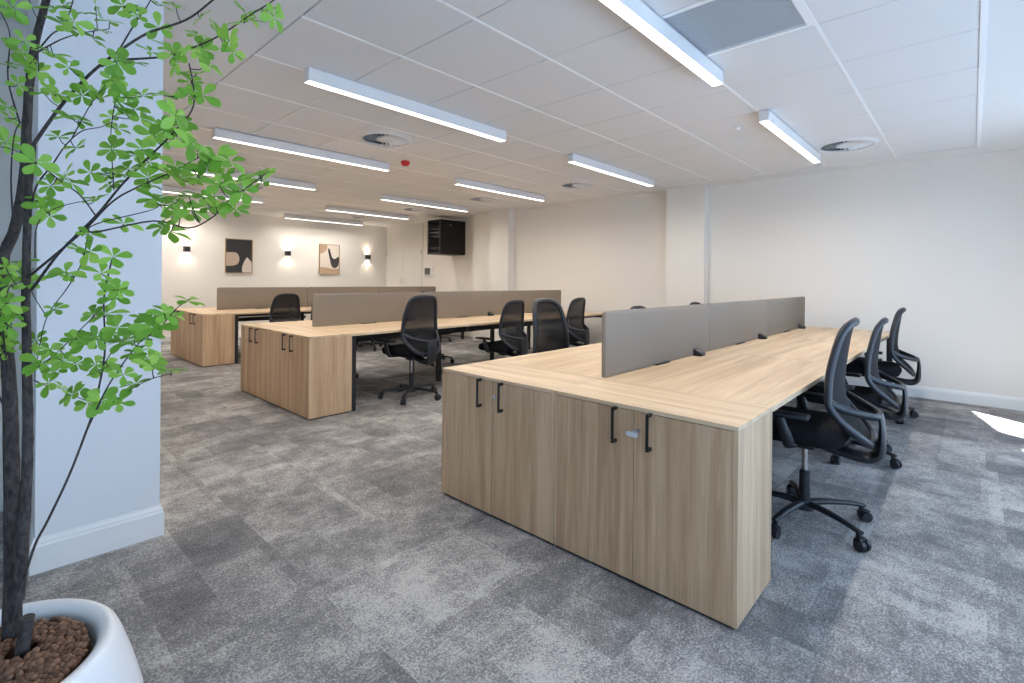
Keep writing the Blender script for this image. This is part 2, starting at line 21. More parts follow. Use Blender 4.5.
class MB:
    """Collects shapes and links them as one mesh object."""
    def __init__(self):
        self.bm = bmesh.new()

    def box(self, x0, x1, y0, y1, z0, z1, bev=0.0, seg=2):
        bm = self.bm
        r = bmesh.ops.create_cube(bm, size=1)
        vs = r['verts']
        bmesh.ops.scale(bm, vec=(x1 - x0, y1 - y0, z1 - z0), verts=vs)
        bmesh.ops.translate(bm, vec=((x0 + x1) / 2, (y0 + y1) / 2, (z0 + z1) / 2), verts=vs)
        if bev > 0:
            es = list({e for v in vs for e in v.link_edges})
            bmesh.ops.bevel(bm, geom=es, offset=bev, segments=seg, profile=0.5, affect='EDGES')
        return self

    def prism(self, pts, z0, z1, bev=0.0):
        bm = self.bm
        lo = [bm.verts.new((x, y, z0)) for x, y in pts]
        hi = [bm.verts.new((x, y, z1)) for x, y in pts]
        n = len(pts)
        fs = [bm.faces.new(lo[::-1]), bm.faces.new(hi)]
        for i in range(n):
            fs.append(bm.faces.new((lo[i], lo[(i + 1) % n], hi[(i + 1) % n], hi[i])))
        if bev > 0:
            es = list({e for f in fs[:2] for e in f.edges})
            bmesh.ops.bevel(bm, geom=es, offset=bev, segments=2, profile=0.5, affect='EDGES')
        return self

    def cyl(self, p0, p1, r0, r1=None, n=20):
        r1 = r0 if r1 is None else r1
        p0, p1 = Vector(p0), Vector(p1)
        d = p1 - p0
        q = d.to_track_quat('Z', 'Y').to_matrix().to_4x4()
        bmesh.ops.create_cone(self.bm, cap_ends=True, segments=n, radius1=r0, radius2=r1, depth=d.length,
                              matrix=Matrix.Translation((p0 + p1) / 2) @ q)
        return self

    def lathe(self, prof, n=48, c=(0, 0)):
        bm = self.bm
        rings = []
        for r, z in prof:
            if r < 1e-6:
                rings.append([bm.verts.new((c[0], c[1], z))])
            else:
                rings.append([bm.verts.new((c[0] + r * math.cos(2 * PI * i / n), c[1] + r * math.sin(2 * PI * i / n), z)) for i in range(n)])
        for a, b in zip(rings, rings[1:]):
            if len(a) == 1 and len(b) == 1:
                continue
            for i in range(n):
                j = (i + 1) % n
                if len(a) == 1:
                    bm.faces.new((a[0], b[j], b[i]))
                elif len(b) == 1:
                    bm.faces.new((a[i], a[j], b[0]))
                else:
                    bm.faces.new((a[i], a[j], b[j], b[i]))
        return self

    def sweep(self, pts, a, b, ref=(0, 1, 0), closed=False, n=12, smooth=4):
        """Elliptical section (half width a across, b along ref) swept along a smoothed line; a and b may be lists per point."""
        A = a if isinstance(a, (list, tuple)) else [a] * len(pts)
        B = b if isinstance(b, (list, tuple)) else [b] * len(pts)
        P, RA, RB = [], [], []
        m = len(pts)
        V = [Vector(p) for p in pts]
        segs = m if closed else m - 1
        for i in range(segs):
            g = lambda k: V[k % m] if closed else V[max(0, min(m - 1, k))]
            p0, p1, p2, p3 = g(i - 1), g(i), g(i + 1), g(i + 2)
            for s in range(smooth):
                t = s / smooth
                P.append(0.5 * ((2 * p1) + (p2 - p0) * t + (2 * p0 - 5 * p1 + 4 * p2 - p3) * t * t + (3 * p1 - p0 - 3 * p2 + p3) * t ** 3))
                RA.append(A[i % m] * (1 - t) + A[(i + 1) % m] * t)
                RB.append(B[i % m] * (1 - t) + B[(i + 1) % m] * t)
        if not closed:
            P.append(V[-1]); RA.append(A[-1]); RB.append(B[-1])
        bm = self.bm
        ref = Vector(ref)
        rings = []
        N = len(P)
        for i in range(N):
            t = (P[(i + 1) % N] - P[i - 1]) if closed else (P[min(N - 1, i + 1)] - P[max(0, i - 1)])
            t.normalize()
            s = t.cross(ref)
            if s.length < 1e-3:
                s = t.cross(Vector((0.31, 0.2, 0.93)))
            s.normalize()
            u = s.cross(t).normalized()
            rings.append([bm.verts.new(P[i] + s * RA[i] * math.cos(2 * PI * k / n) + u * RB[i] * math.sin(2 * PI * k / n)) for k in range(n)])
        for i in range(N if closed else N - 1):
            r0, r1 = rings[i], rings[(i + 1) % N]
            for k in range(n):
                bm.faces.new((r0[k], r0[(k + 1) % n], r1[(k + 1) % n], r1[k]))
        if not closed:
            bm.faces.new(rings[0][::-1]); bm.faces.new(rings[-1])
        return self

    def grid(self, fn, nu, nv, thick=0.0):
        bm = self.bm
        G = [[bm.verts.new(fn(i / nu, j / nv)) for i in range(nu + 1)] for j in range(nv + 1)]
        for j in range(nv):
            for i in range(nu):
                bm.faces.new((G[j][i], G[j][i + 1], G[j + 1][i + 1], G[j + 1][i]))
        return self

    def build(self, name, mat, parent=None, smooth=None, loc=None):
        bm = self.bm
        bmesh.ops.recalc_face_normals(bm, faces=bm.faces[:])
        me = bpy.data.meshes.new(name)
        bm.to_mesh(me)
        bm.free()
        me.materials.append(mat)
        o = bpy.data.objects.new(name, me)
        COL.objects.link(o)
        if parent:
            o.parent = parent
        if loc:
            o.location = loc
        if smooth is not None:
            for p in me.polygons:
                p.use_smooth = True
            me.set_sharp_from_angle(angle=math.radians(smooth))
        return o


def tag(o, label, cat, group=None):
    o['label'] = label
    o['category'] = cat
    if group:
        o['group'] = group
    return o


def thing(name, label, cat, loc=(0, 0, 0), rz=0.0, group=None):
    o = bpy.data.objects.new(name, None)
    o.empty_display_size = 0.1
    COL.objects.link(o)
    o.location = loc
    o.rotation_euler = (0, 0, rz)
    return tag(o, label, cat, group)


def struct(mb, name, mat, parent=None, smooth=None):
    o = mb.build(name, mat, parent, smooth)
    if parent is None:
        o['kind'] = 'structure'
    return o


def dup(root, label, loc=None, rz=None, group=None):
    r = root.copy()
    COL.objects.link(r)
    if loc is not None:
        r.location = loc
    if rz is not None:
        r.rotation_euler = (0, 0, rz)
    r['label'] = label
    if group:
        r['group'] = group
    for ch in list(root.children):
        c = ch.copy(); COL.objects.link(c); c.parent = r
        for g in ch.children:
            d = g.copy(); COL.objects.link(d); d.parent = c
    return r


# ------------------------------------------------------------------ materials
def mat(name, col, rough=0.5, metal=0.0, spec=0.5):
    m = bpy.data.materials.new(name)
    m.use_nodes = True
    b = m.node_tree.nodes['Principled BSDF']
    b.inputs['Base Color'].default_value = col
    b.inputs['Roughness'].default_value = rough
    b.inputs['Metallic'].default_value = metal
    b.inputs['Specular IOR Level'].default_value = spec
    return m


def nodes(m):
    nt = m.node_tree
    return nt, nt.nodes, nt.links, nt.nodes['Principled BSDF']


def N(nt, kind, **kw):
    n = nt.nodes.new(kind)
    for k, v in kw.items():
        if hasattr(n, k):
            setattr(n, k, v)
        else:
            n.inputs[k].default_value = v
    return n


def bump_noise(m, scale, strength, dist=0.001):
    nt, ns, ln, b = nodes(m)
    tc = N(nt, 'ShaderNodeTexCoord')
    no = N(nt, 'ShaderNodeTexNoise', Scale=scale, Detail=3.0)
    bp = N(nt, 'ShaderNodeBump', Strength=strength, Distance=dist)
    ln.new(tc.outputs['Object'], no.inputs['Vector'])
    ln.new(no.outputs['Fac'], bp.inputs['Height'])
    ln.new(bp.outputs['Normal'], b.inputs['Normal'])
    return m


def wood(name, axis, tones):
    m = mat(name, tones[1], 0.42, 0, 0.35)
    nt, ns, ln, b = nodes(m)
    tc = N(nt, 'ShaderNodeTexCoord')
    oi = N(nt, 'ShaderNodeObjectInfo')
    mp = N(nt, 'ShaderNodeMapping')
    s = [1, 1, 1]
    s['xyz'.index(axis)] = 0.045
    mp.inputs['Scale'].default_value = s
    cb = N(nt, 'ShaderNodeCombineXYZ')
    mu = N(nt, 'ShaderNodeMath', operation='MULTIPLY')
    mu.inputs[1].default_value = 31.0
    ln.new(oi.outputs['Random'], mu.inputs[0])
    for k in ('X', 'Y', 'Z'):
        ln.new(mu.outputs[0], cb.inputs[k])
    ln.new(tc.outputs['Object'], mp.inputs['Vector'])
    ad = N(nt, 'ShaderNodeVectorMath', operation='ADD')
    ln.new(mp.outputs[0], ad.inputs[0]); ln.new(cb.outputs[0], ad.inputs[1])
    n1 = N(nt, 'ShaderNodeTexNoise', Scale=14.0, Detail=4.0, Roughness=0.6, Distortion=0.4)
    n2 = N(nt, 'ShaderNodeTexNoise', Scale=95.0, Detail=5.0, Roughness=0.65)
    for n in (n1, n2):
        ln.new(ad.outputs[0], n.inputs['Vector'])
    mx = N(nt, 'ShaderNodeMath', operation='MULTIPLY_ADD')
    mx.inputs[1].default_value = 0.30
    ln.new(n2.outputs['Fac'], mx.inputs[0])
    m2 = N(nt, 'ShaderNodeMath', operation='MULTIPLY')
    m2.inputs[1].default_value = 0.70
    ln.new(n1.outputs['Fac'], m2.inputs[0]); ln.new(m2.outputs[0], mx.inputs[2])
    cr = N(nt, 'ShaderNodeValToRGB')
    e = cr.color_ramp.elements
    e[0].position, e[1].position = 0.39, 0.61
    e[0].color, e[1].color = tones[0], tones[2]
    k = e.new(0.5); k.color = tones[1]
    ln.new(mx.outputs[0], cr.inputs['Fac'])
    ln.new(cr.outputs['Color'], b.inputs['Base Color'])
    bp = N(nt, 'ShaderNodeBump', Strength=0.12, Distance=0.001)
    ln.new(n2.outputs['Fac'], bp.inputs['Height']); ln.new(bp.outputs['Normal'], b.inputs['Normal'])
    return m


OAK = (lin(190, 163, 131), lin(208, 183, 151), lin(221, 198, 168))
M = {}
M['oak_x'] = wood('oak_laminate_long_grain', 'x', OAK)
M['oak_y'] = wood('oak_laminate_cross_grain', 'y', OAK)
M['oak_z'] = wood('oak_upright_grain_shaded', 'z', (lin(174, 143, 113), lin(192, 162, 130), lin(208, 180, 147)))  # same oak decor, colour darkened to stand in for shade on uprights
M['oak_edge'] = mat('oak_edging', lin(214, 190, 160), 0.5)
M['wall'] = bump_noise(mat('matt_wall_paint', lin(233, 229, 222), 0.85, 0, 0.2), 180, 0.05)
M['column_paint'] = bump_noise(mat('matt_column_paint', lin(226, 227, 229), 0.85, 0, 0.2), 180, 0.05)
M['gloss_white'] = mat('satin_white_paint', lin(236, 236, 234), 0.4)
M['ceil_white'] = bump_noise(mat('ceiling_paint', lin(232, 231, 229), 0.8, 0, 0.2), 200, 0.05)
M['tile_white'] = bump_noise(mat('ceiling_tile_steel', lin(229, 229, 229), 0.5, 0, 0.4), 60, 0.02)
M['tbar'] = mat('ceiling_bar_white', lin(250, 250, 250), 0.35)
M['dark_gap'] = mat('dark_gap', lin(90, 90, 92), 0.9)
M['black_metal'] = mat('black_powder_coat', lin(28, 29, 31), 0.45)
M['black_plastic'] = bump_noise(mat('black_plastic', lin(30, 33, 39), 0.42), 400, 0.05)
M['frame_plastic'] = bump_noise(mat('chair_frame_plastic', lin(32, 35, 43), 0.40), 500, 0.05)
M['seat_fabric'] = bump_noise(mat('black_seat_fabric', lin(24, 25, 29), 0.95, 0, 0.2), 700, 0.4)
M['chrome'] = mat('brushed_chrome', lin(200, 202, 205), 0.22, 1.0)
M['handle'] = mat('black_handle', lin(18, 18, 19), 0.35)
M['silver'] = mat('silver_lock', lin(195, 195, 196), 0.3, 0.9)
M['clear_tag'] = mat('pale_key_tag', lin(205, 208, 212), 0.25)
M['white_plastic'] = mat('white_plastic', lin(235, 235, 235), 0.4)
M['grey_plastic'] = mat('grey_panel_plastic', lin(98, 96, 95), 0.35)
M['red'] = mat('red_sounder_plastic', lin(190, 14, 22), 0.3)
M['pot'] = mat('white_glazed_planter', lin(228, 229, 231), 0.28)
M['black_gloss'] = mat('black_cabinet_steel', lin(13, 13, 14), 0.5)
M['charcoal'] = mat('charcoal_print', lin(52, 53, 57), 0.8)
M['beige_print'] = mat('beige_print', lin(190, 172, 156), 0.8)
M['pale_print'] = mat('pale_print', lin(214, 203, 192), 0.8)
M['cream_print'] = mat('cream_print', lin(222, 212, 200), 0.8)
M['tan_print'] = mat('tan_print', lin(182, 156, 130), 0.8)
M['frame_oak'] = mat('thin_oak_frame', lin(168, 138, 100), 0.5)
M['diffuser_dark'] = mat('painted_vent_shade', lin(48, 46, 44), 0.9)  # dark colour stands in for the shade inside vents and grilles
M['grille_grey'] = mat('grille_grey', lin(205, 208, 214), 0.55)


def fabric(name, c1, c2, sc):
    m = mat(name, c1, 0.95, 0, 0.15)
    nt, ns, ln, b = nodes(m)
    tc = N(nt, 'ShaderNodeTexCoord')
    no = N(nt, 'ShaderNodeTexNoise', Scale=sc, Detail=4.0, Roughness=0.7)
    ln.new(tc.outputs['Object'], no.inputs['Vector'])
    cr = N(nt, 'ShaderNodeValToRGB')
    e = cr.color_ramp.elements
    e[0].position, e[1].position = 0.35, 0.65
    e[0].color, e[1].color = c1, c2
    ln.new(no.outputs['Fac'], cr.inputs['Fac']); ln.new(cr.outputs['Color'], b.inputs['Base Color'])
    bp = N(nt, 'ShaderNodeBump', Strength=0.25, Distance=0.001)
    ln.new(no.outputs['Fac'], bp.inputs['Height']); ln.new(bp.outputs['Normal'], b.inputs['Normal'])
    return m


M['screen'] = fabric('divider_felt', lin(136, 126, 115), lin(152, 142, 131), 260)


def mesh_fabric():
    m = mat('chair_mesh_weave', lin(16, 17, 21), 0.85)
    nt, ns, ln, b = nodes(m)
    out = ns['Material Output']
    tr = N(nt, 'ShaderNodeBsdfTransparent')
    mx = N(nt, 'ShaderNodeMixShader', Fac=0.92)
    ln.new(tr.outputs[0], mx.inputs[1]); ln.new(b.outputs[0], mx.inputs[2]); ln.new(mx.outputs[0], out.inputs['Surface'])
    return m


M['mesh'] = mesh_fabric()


def emitter(name, col, s):
    m = bpy.data.materials.new(name)
    m.use_nodes = True
    nt = m.node_tree
    nt.nodes.clear()
    e = N(nt, 'ShaderNodeEmission', Color=col, Strength=s)
    o = N(nt, 'ShaderNodeOutputMaterial')
    nt.links.new(e.outputs[0], o.inputs[0])
    return m


M['lamp_glow'] = emitter('light_diffuser', (1.0, 0.95, 0.90, 1), 5.0)
M['sconce_glow'] = emitter('wall_light_led', (1.0, 0.84, 0.66, 1), 14.0)


def tinted_glass():
    m = mat('smoked_glass', lin(40, 40, 42), 0.08)
    nt, ns, ln, b = nodes(m)
    tr = N(nt, 'ShaderNodeBsdfTransparent', Color=(0.8, 0.8, 0.82, 1))
    mx = N(nt, 'ShaderNodeMixShader', Fac=0.2)
    ln.new(tr.outputs[0], mx.inputs[1]); ln.new(b.outputs[0], mx.inputs[2]); ln.new(mx.outputs[0], ns['Material Output'].inputs['Surface'])
    return m


M['smoked_glass'] = tinted_glass()


def leaf_mat():
    m = mat('fresh_green_leaf', lin(132, 190, 66), 0.45, 0, 0.4)
    nt, ns, ln, b = nodes(m)
    gm = N(nt, 'ShaderNodeNewGeometry')
    cr = N(nt, 'ShaderNodeValToRGB')
    e = cr.color_ramp.elements
    e[0].color, e[1].color = lin(112, 166, 58), lin(172, 218, 100)
    k = e.new(0.55); k.color = lin(138, 192, 72)
    ln.new(gm.outputs['Random Per Island'], cr.inputs['Fac'])
    ln.new(cr.outputs['Color'], b.inputs['Base Color'])
    tl = N(nt, 'ShaderNodeBsdfTranslucent')
    ln.new(cr.outputs['Color'], tl.inputs['Color'])
    mx = N(nt, 'ShaderNodeMixShader', Fac=0.4)
    ln.new(b.outputs[0], mx.inputs[1]); ln.new(tl.outputs[0], mx.inputs[2]); ln.new(mx.outputs[0], ns['Material Output'].inputs['Surface'])
    return m


M['leaf'] = leaf_mat()


def bark_mat():
    m = mat('dark_bark', lin(62, 56, 56), 0.9, 0, 0.2)
    nt, ns, ln, b = nodes(m)
    tc = N(nt, 'ShaderNodeTexCoord')
    mp = N(nt, 'ShaderNodeMapping')
    mp.inputs['Scale'].default_value = (1, 1, 0.35)
    no = N(nt, 'ShaderNodeTexNoise', Scale=110.0, Detail=6.0, Roughness=0.7)
    ln.new(tc.outputs['Object'], mp.inputs[0]); ln.new(mp.outputs[0], no.inputs['Vector'])
    cr = N(nt, 'ShaderNodeValToRGB')
    e = cr.color_ramp.elements
    e[0].position, e[1].position = 0.3, 0.72
    e[0].color, e[1].color = lin(40, 36, 37), lin(96, 88, 86)
    ln.new(no.outputs['Fac'], cr.inputs['Fac']); ln.new(cr.outputs['Color'], b.inputs['Base Color'])
    bp = N(nt, 'ShaderNodeBump', Strength=0.6, Distance=0.003)
    ln.new(no.outputs['Fac'], bp.inputs['Height']); ln.new(bp.outputs['Normal'], b.inputs['Normal'])
    return m


M['bark'] = bark_mat()


def clay_mat():
    m = mat('clay_pebble', lin(130, 92, 70), 0.9, 0, 0.2)
    nt, ns, ln, b = nodes(m)
    gm = N(nt, 'ShaderNodeNewGeometry')
    cr = N(nt, 'ShaderNodeValToRGB')
    e = cr.color_ramp.elements
    e[0].color, e[1].color = lin(98, 72, 58), lin(138, 106, 86)
    ln.new(gm.outputs['Random Per Island'], cr.inputs['Fac']); ln.new(cr.outputs['Color'], b.inputs['Base Color'])
    return m


M['clay'] = clay_mat()


def carpet_mat():
    m = mat('mottled_carpet_tiles', lin(120, 120, 122), 0.97, 0, 0.1)
    nt, ns, ln, b = nodes(m)
    tc = N(nt, 'ShaderNodeTexCoord')

    def cellnoise(sx, sy, ox, oy):
        mp = N(nt, 'ShaderNodeMapping')
        mp.inputs['Scale'].default_value = (1 / sx, 1 / sy, 0)
        mp.inputs['Location'].default_value = (ox, oy, 0)
        ln.new(tc.outputs['Object'], mp.inputs[0])
        fl = N(nt, 'ShaderNodeVectorMath', operation='FLOOR')
        ln.new(mp.outputs[0], fl.inputs[0])
        wn = N(nt, 'ShaderNodeTexWhiteNoise', noise_dimensions='2D')
        ln.new(fl.outputs[0], wn.inputs['Vector'])
        return wn
    w1 = cellnoise(0.5, 0.5, 0.11, 40.27)  # cell offset chosen to put a darker tile in the desk's floor shade
    w2 = cellnoise(0.25, 0.5, 0.4, 0.1)
    w3 = cellnoise(0.5, 0.25, 0.7, 0.33)
    # cloudy pattern restarted in every tile
    sc = N(nt, 'ShaderNodeVectorMath', operation='SCALE')
    sc.inputs['Scale'].default_value = 23.0
    ln.new(w1.outputs['Color'], sc.inputs[0])
    ad = N(nt, 'ShaderNodeVectorMath', operation='ADD')
    ln.new(tc.outputs['Object'], ad.inputs[0]); ln.new(sc.outputs[0], ad.inputs[1])
    cl = N(nt, 'ShaderNodeTexNoise', Scale=5.0, Detail=7.0, Roughness=0.68)
    ln.new(ad.outputs[0], cl.inputs['Vector'])
    mid = N(nt, 'ShaderNodeTexNoise', Scale=42.0, Detail=4.0, Roughness=0.75)
    ln.new(ad.outputs[0], mid.inputs['Vector'])
    fine = N(nt, 'ShaderNodeTexNoise', Scale=120.0, Detail=4.0, Roughness=0.8)
    ln.new(tc.outputs['Object'], fine.inputs['Vector'])

    def lincomb(parts):
        prev = None
        for sock, k in parts:
            q = N(nt, 'ShaderNodeMath', operation='MULTIPLY_ADD')
            q.inputs[1].default_value = k
            ln.new(sock, q.inputs[0])
            if prev is None:
                q.inputs[2].default_value = 0.0
            else:
                ln.new(prev, q.inputs[2])
            prev = q.outputs[0]
        return prev
    v = lincomb([(cl.outputs['Fac'], 0.44), (mid.outputs['Fac'], 0.26), (fine.outputs['Fac'], 0.86),
                 (w1.outputs['Value'], 0.08), (w2.outputs['Value'], 0.07), (w3.outputs['Value'], 0.07)])
    cr = N(nt, 'ShaderNodeValToRGB')
    e = cr.color_ramp.elements
    e[0].position, e[1].position = 0.58, 1.14
    e[0].position, e[1].position = 0.66, 1.12
    e[0].color, e[1].color = lin(78, 78, 82), lin(186, 183, 180)
    k = e.new(0.89); k.color = lin(132, 130, 130)
    ln.new(v, cr.inputs['Fac']); ln.new(cr.outputs['Color'], b.inputs['Base Color'])
    bp = N(nt, 'ShaderNodeBump', Strength=0.35, Distance=0.003)
    ln.new(fine.outputs['Fac'], bp.inputs['Height']); ln.new(bp.outputs['Normal'], b.inputs['Normal'])
    return m


M['carpet'] = carpet_mat()

# ------------------------------------------------------------------ room
XW, XF, YA, ZC = 7.10, 7.35, 11.35, 2.62       # far right wall, picture wall, ceiling
XB, YS = -3.0, -1.2                  # wall behind the camera, window wall
struct(MB().box(XB, XF, YS, YA, -0.08, 0), 'floor', M['carpet'])

# ceiling: plaster margins round a field of clip-in tiles
TX0, TX1, TY0, TY1, TP = 1.14, 6.72, -0.04, 11.044, 0.652
g = 0.007
mb = MB()
mb.box(XB, TX0 - g, YS, YA, ZC, ZC + 0.1).box(TX1 + g, XF, YS, YA, ZC, ZC + 0.1)
mb.box(TX0 - g, TX1 + g, YS, TY0 - g, ZC, ZC + 0.1).box(TX0 - g, TX1 + g, TY1 + g, YA, ZC, ZC + 0.1)
mb.box(XB, XF, YS, YA, ZC + 0.04, ZC + 0.1)
struct(mb, 'ceiling', M['ceil_white'])
GR = [(2, 1), (2, 12)]               # tiles replaced by a return air grille
mb = MB()
for i in range(9):
    for j in range(17):
        if (i, j) in GR:
            continue
        x0, y0 = TX0 + 0.62 * i, TY0 + TP * j
        mb.box(x0 + 0.0025, x0 + 0.6175, y0 + 0.006, y0 + TP - 0.006, ZC, ZC + 0.035, 0.003, 1)
struct(mb, 'ceiling_tiles', M['tile_white'])
mb = MB()
for j in range(18):
    y = TY0 + TP * j
    mb.box(TX0, TX1, y - 0.0075, y + 0.0075, ZC - 0.003, ZC + 0.03)
mb.box(TX1 - 0.03, TX1, TY0, TY1, ZC - 0.006, ZC - 0.0045)
mb.box(TX0, TX1, TY0 - 0.006, TY0 + 0.02, ZC - 0.006, ZC - 0.0045)
struct(mb, 'trim_1', M['tbar'])

T = 0.15
struct(MB().box(XW, XF + T, YS - T, 7.70, 0, ZC + 0.1).box(XF, XF + T, 7.70, YA + T, 0, ZC + 0.1), 'wall_right', M['wall'])
struct(MB().box(0.4, XF, YA, YA + T, 0, ZC + 0.1), 'wall_back', M['wall'])
struct(MB().box(0.4 - T, 0.4, 3.9, YA + T, 0, ZC + 0.1), 'wall_left', M['wall'])
struct(MB().box(XB, 0.25, 3.8, 3.9, 0, ZC + 0.1), 'wall_side', M['wall'])
struct(MB().box(XB - T, XB, YS - T, 3.9, 0, ZC + 0.1), 'wall_rear', M['wall'])
# stub wall at the left, with its moulded skirting
struct(MB().box(0.172, 0.612, 2.90, 3.8, 0, ZC), 'column', M['column_paint'])


def skirt(mb, pts, out, h=0.147, t=0.016):
    """A moulded skirting profile along a polyline; out = +1/-1 for the side it stands proud of."""
    prof = [(0, 0), (t, 0), (t, h * 0.76), (t * 0.75, h * 0.82), (t * 0.75, h * 0.87), (t * 0.35, h * 0.96), (t * 0.3, h), (0, h)]
    P = [Vector((x, y, 0)) for x, y in pts]
    n = len(P)
    rings = []
    for i in range(n):
        d0 = (P[i] - P[i - 1]).normalized() if i else (P[1] - P[0]).normalized()
        d1 = (P[i + 1] - P[i]).normalized() if i < n - 1 else d0
        n0, n1 = Vector((-d0.y, d0.x, 0)) * out, Vector((-d1.y, d1.x, 0)) * out
        mvec = (n0 + n1)
        mvec = mvec / max(0.3, mvec.length_squared / 2)
        rings.append([mb.bm.verts.new(P[i] + mvec * a + Vector((0, 0, b))) for a, b in prof])
    for r0, r1 in zip(rings, rings[1:]):
        for k in range(len(prof) - 1):
            mb.bm.faces.new((r0[k], r0[k + 1], r1[k + 1], r1[k]))
    mb.bm.faces.new(rings[0]); mb.bm.faces.new(rings[-1][::-1])
    return mb


struct(skirt(MB(), [(0.172, 3.8), (0.172, 2.90), (0.612, 2.90), (0.612, 3.8)], -1), 'baseboard_column', M['gloss_white'])
struct(skirt(MB(), [(XW, YS), (XW, 2.767)], 1, 0.13), 'baseboard_right', M['gloss_white'])
struct(skirt(MB(), [(0.4, YA), (XF, YA)], -1, 0.13), 'baseboard_back', M['gloss_white'])
struct(skirt(MB(), [(XB, 3.8), (0.156, 3.8)], -1, 0.147), 'baseboard_side', M['gloss_white'])
# piers standing out of the right wall
struct(MB().box(6.955, XW, 2.767, 3.34, 0, ZC), 'wall_pier', M['wall'])
struct(MB().box(6.915, XW, 6.52, 7.03, 0, ZC), 'wall_pier', M['wall'])
struct(MB().box(7.055, XW, 3.36, 6.50, ZC - 0.03, ZC), 'trim_2', M['wall'])

# window wall on the sunny side
OP = [(-2.4, -0.5, 0.7, 1.95), (0.1, 1.7, 0.3, 1.95), (2.0, 3.3, 0.3, 1.95), (3.55, 4.75, 0.3, 1.95), (5.02, 5.80, 0.0, 2.50)]  # unseen openings placed by their daylight; the first one added as fill light
mb = MB()
xs = XB
for a, b, s, h in OP:
    mb.box(xs, a, YS - T, YS, 0, ZC + 0.1)
    if s > 0:
        mb.box(a, b, YS - T, YS, 0, s)
    mb.box(a, b, YS - T, YS, h, ZC + 0.1)
    xs = b
mb.box(xs, XW, YS - T, YS, 0, ZC + 0.1)
struct(mb, 'wall_front', M['wall'])
for k, (a, b, s, h) in enumerate(OP):
    f = MB()
    y0, y1 = YS - 0.10, YS - 0.05
    w = 0.05
    f.box(a, a + w, y0, y1, s, h).box(b - w, b, y0, y1, s, h).box(a, b, y0, y1, s, s + w).box(a, b, y0, y1, h - w, h)
    f.box((a + b) / 2 - 0.02, (a + b) / 2 + 0.02, y0, y1, s, h) if k < 4 else None
    struct(f, 'window_%d' % (k + 1), M['gloss_white'])

struct(MB().box(XB, 4.4, YS - T - 0.9, YS - T, 2.15, 2.27), 'added_sun_canopy', M['gloss_white'])   # unseen canopy, added to keep direct sun off the windows

struct(MB().prism([(4.4, YS - T), (5.9, YS - T), (5.61, -1.416), (4.835, -1.59), (4.4, -1.69)], 2.60, 2.66), 'added_slant_canopy', M['gloss_white'])  # unseen canopy added with a slanted edge to shape the sun patch
# cupboard doors in the panelling
for k, (y0, y1, hy) in enumerate(((9.80, 10.562, 10.50), (10.568, 11.30, 10.63))):
    d = struct(MB().box(XF - 0.018, XF - 0.0005, y0, y1, 0.02, 2.02, 0.003), 'door_%d' % (k + 1), M['wall'])
    q = XF - 0.018
    MB().sweep([(q, hy, 1.14), (q - 0.037, hy, 1.145), (q - 0.037, hy, 1.245), (q, hy, 1.25)], 0.006, 0.006, (0, 1, 0)).build('handle', M['chrome'], d, 60)
    yy = y0 + 0.012 if k == 0 else y1 - 0.012
    MB().box(q - 0.008, q + 0.002, yy - 0.012, yy + 0.012, 1.86, 1.95).build('hinge', M['silver'], d)
mb = MB()
mb.box(XF - 0.02, XF, 9.755, 9.79, 0, ZC)
struct(mb, 'trim_3', M['wall'])

# ------------------------------------------------------------------ storage cabinets
H, W, CD = 0.74, 1.668, 0.41
HW = W / 2


def make_cabinet(mirror=False):
    """Front faces -x, origin at the front right foot (smallest y)."""
    t = thing('storage_cabinet', '', 'cabinet', (0, 0, 0), 0, 'two-door oak storage cabinets at the desk ends')
    w = HW
    b = MB()
    b.box(0.0, CD, 0.0, 0.018, 0.012, H - 0.019, 0.001, 1).box(0.0, CD, w - 0.018, w - 0.0025, 0.012, H - 0.019, 0.001, 1)
    b.box(0.02, CD, 0.018, w - 0.018, 0.012, 0.03).box(CD - 0.012, CD, 0.018, w - 0.018, 0.03, H - 0.02)
    b.box(0.02, CD - 0.012, 0.018, w - 0.018, 0.36, 0.378)
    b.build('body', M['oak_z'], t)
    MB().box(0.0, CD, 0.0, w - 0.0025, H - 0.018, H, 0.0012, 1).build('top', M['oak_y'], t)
    MB().box(0.012, CD - 0.01, 0.012, w - 0.012, 0.0, 0.012).build('plinth', M['black_metal'], t)
    m = w / 2
    for k in (0, 1):
        y0, y1 = (0.0185, m - 0.0015) if k == 0 else (m + 0.0015, w - 0.0195)
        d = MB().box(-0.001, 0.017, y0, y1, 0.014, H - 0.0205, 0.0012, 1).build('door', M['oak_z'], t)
        hy = m - 0.075 if k == 0 else m + 0.085
        h = MB()
        h.box(-0.034, -0.026, hy - 0.006, hy + 0.006, 0.574, 0.726, 0.002)
        h.box(-0.030, 0.0, hy - 0.006, hy + 0.006, 0.574, 0.588, 0.001, 1).box(-0.030, 0.0, hy - 0.006, hy + 0.006, 0.712, 0.726, 0.001, 1)
        h.build('handle', M['handle'], d)
        if k == 0:
            MB().cyl((-0.007, m - 0.018, 0.642), (0.004, m - 0.018, 0.642), 0.011, 0.012, 24).build('lock', M['silver'], d, 40)
    return t


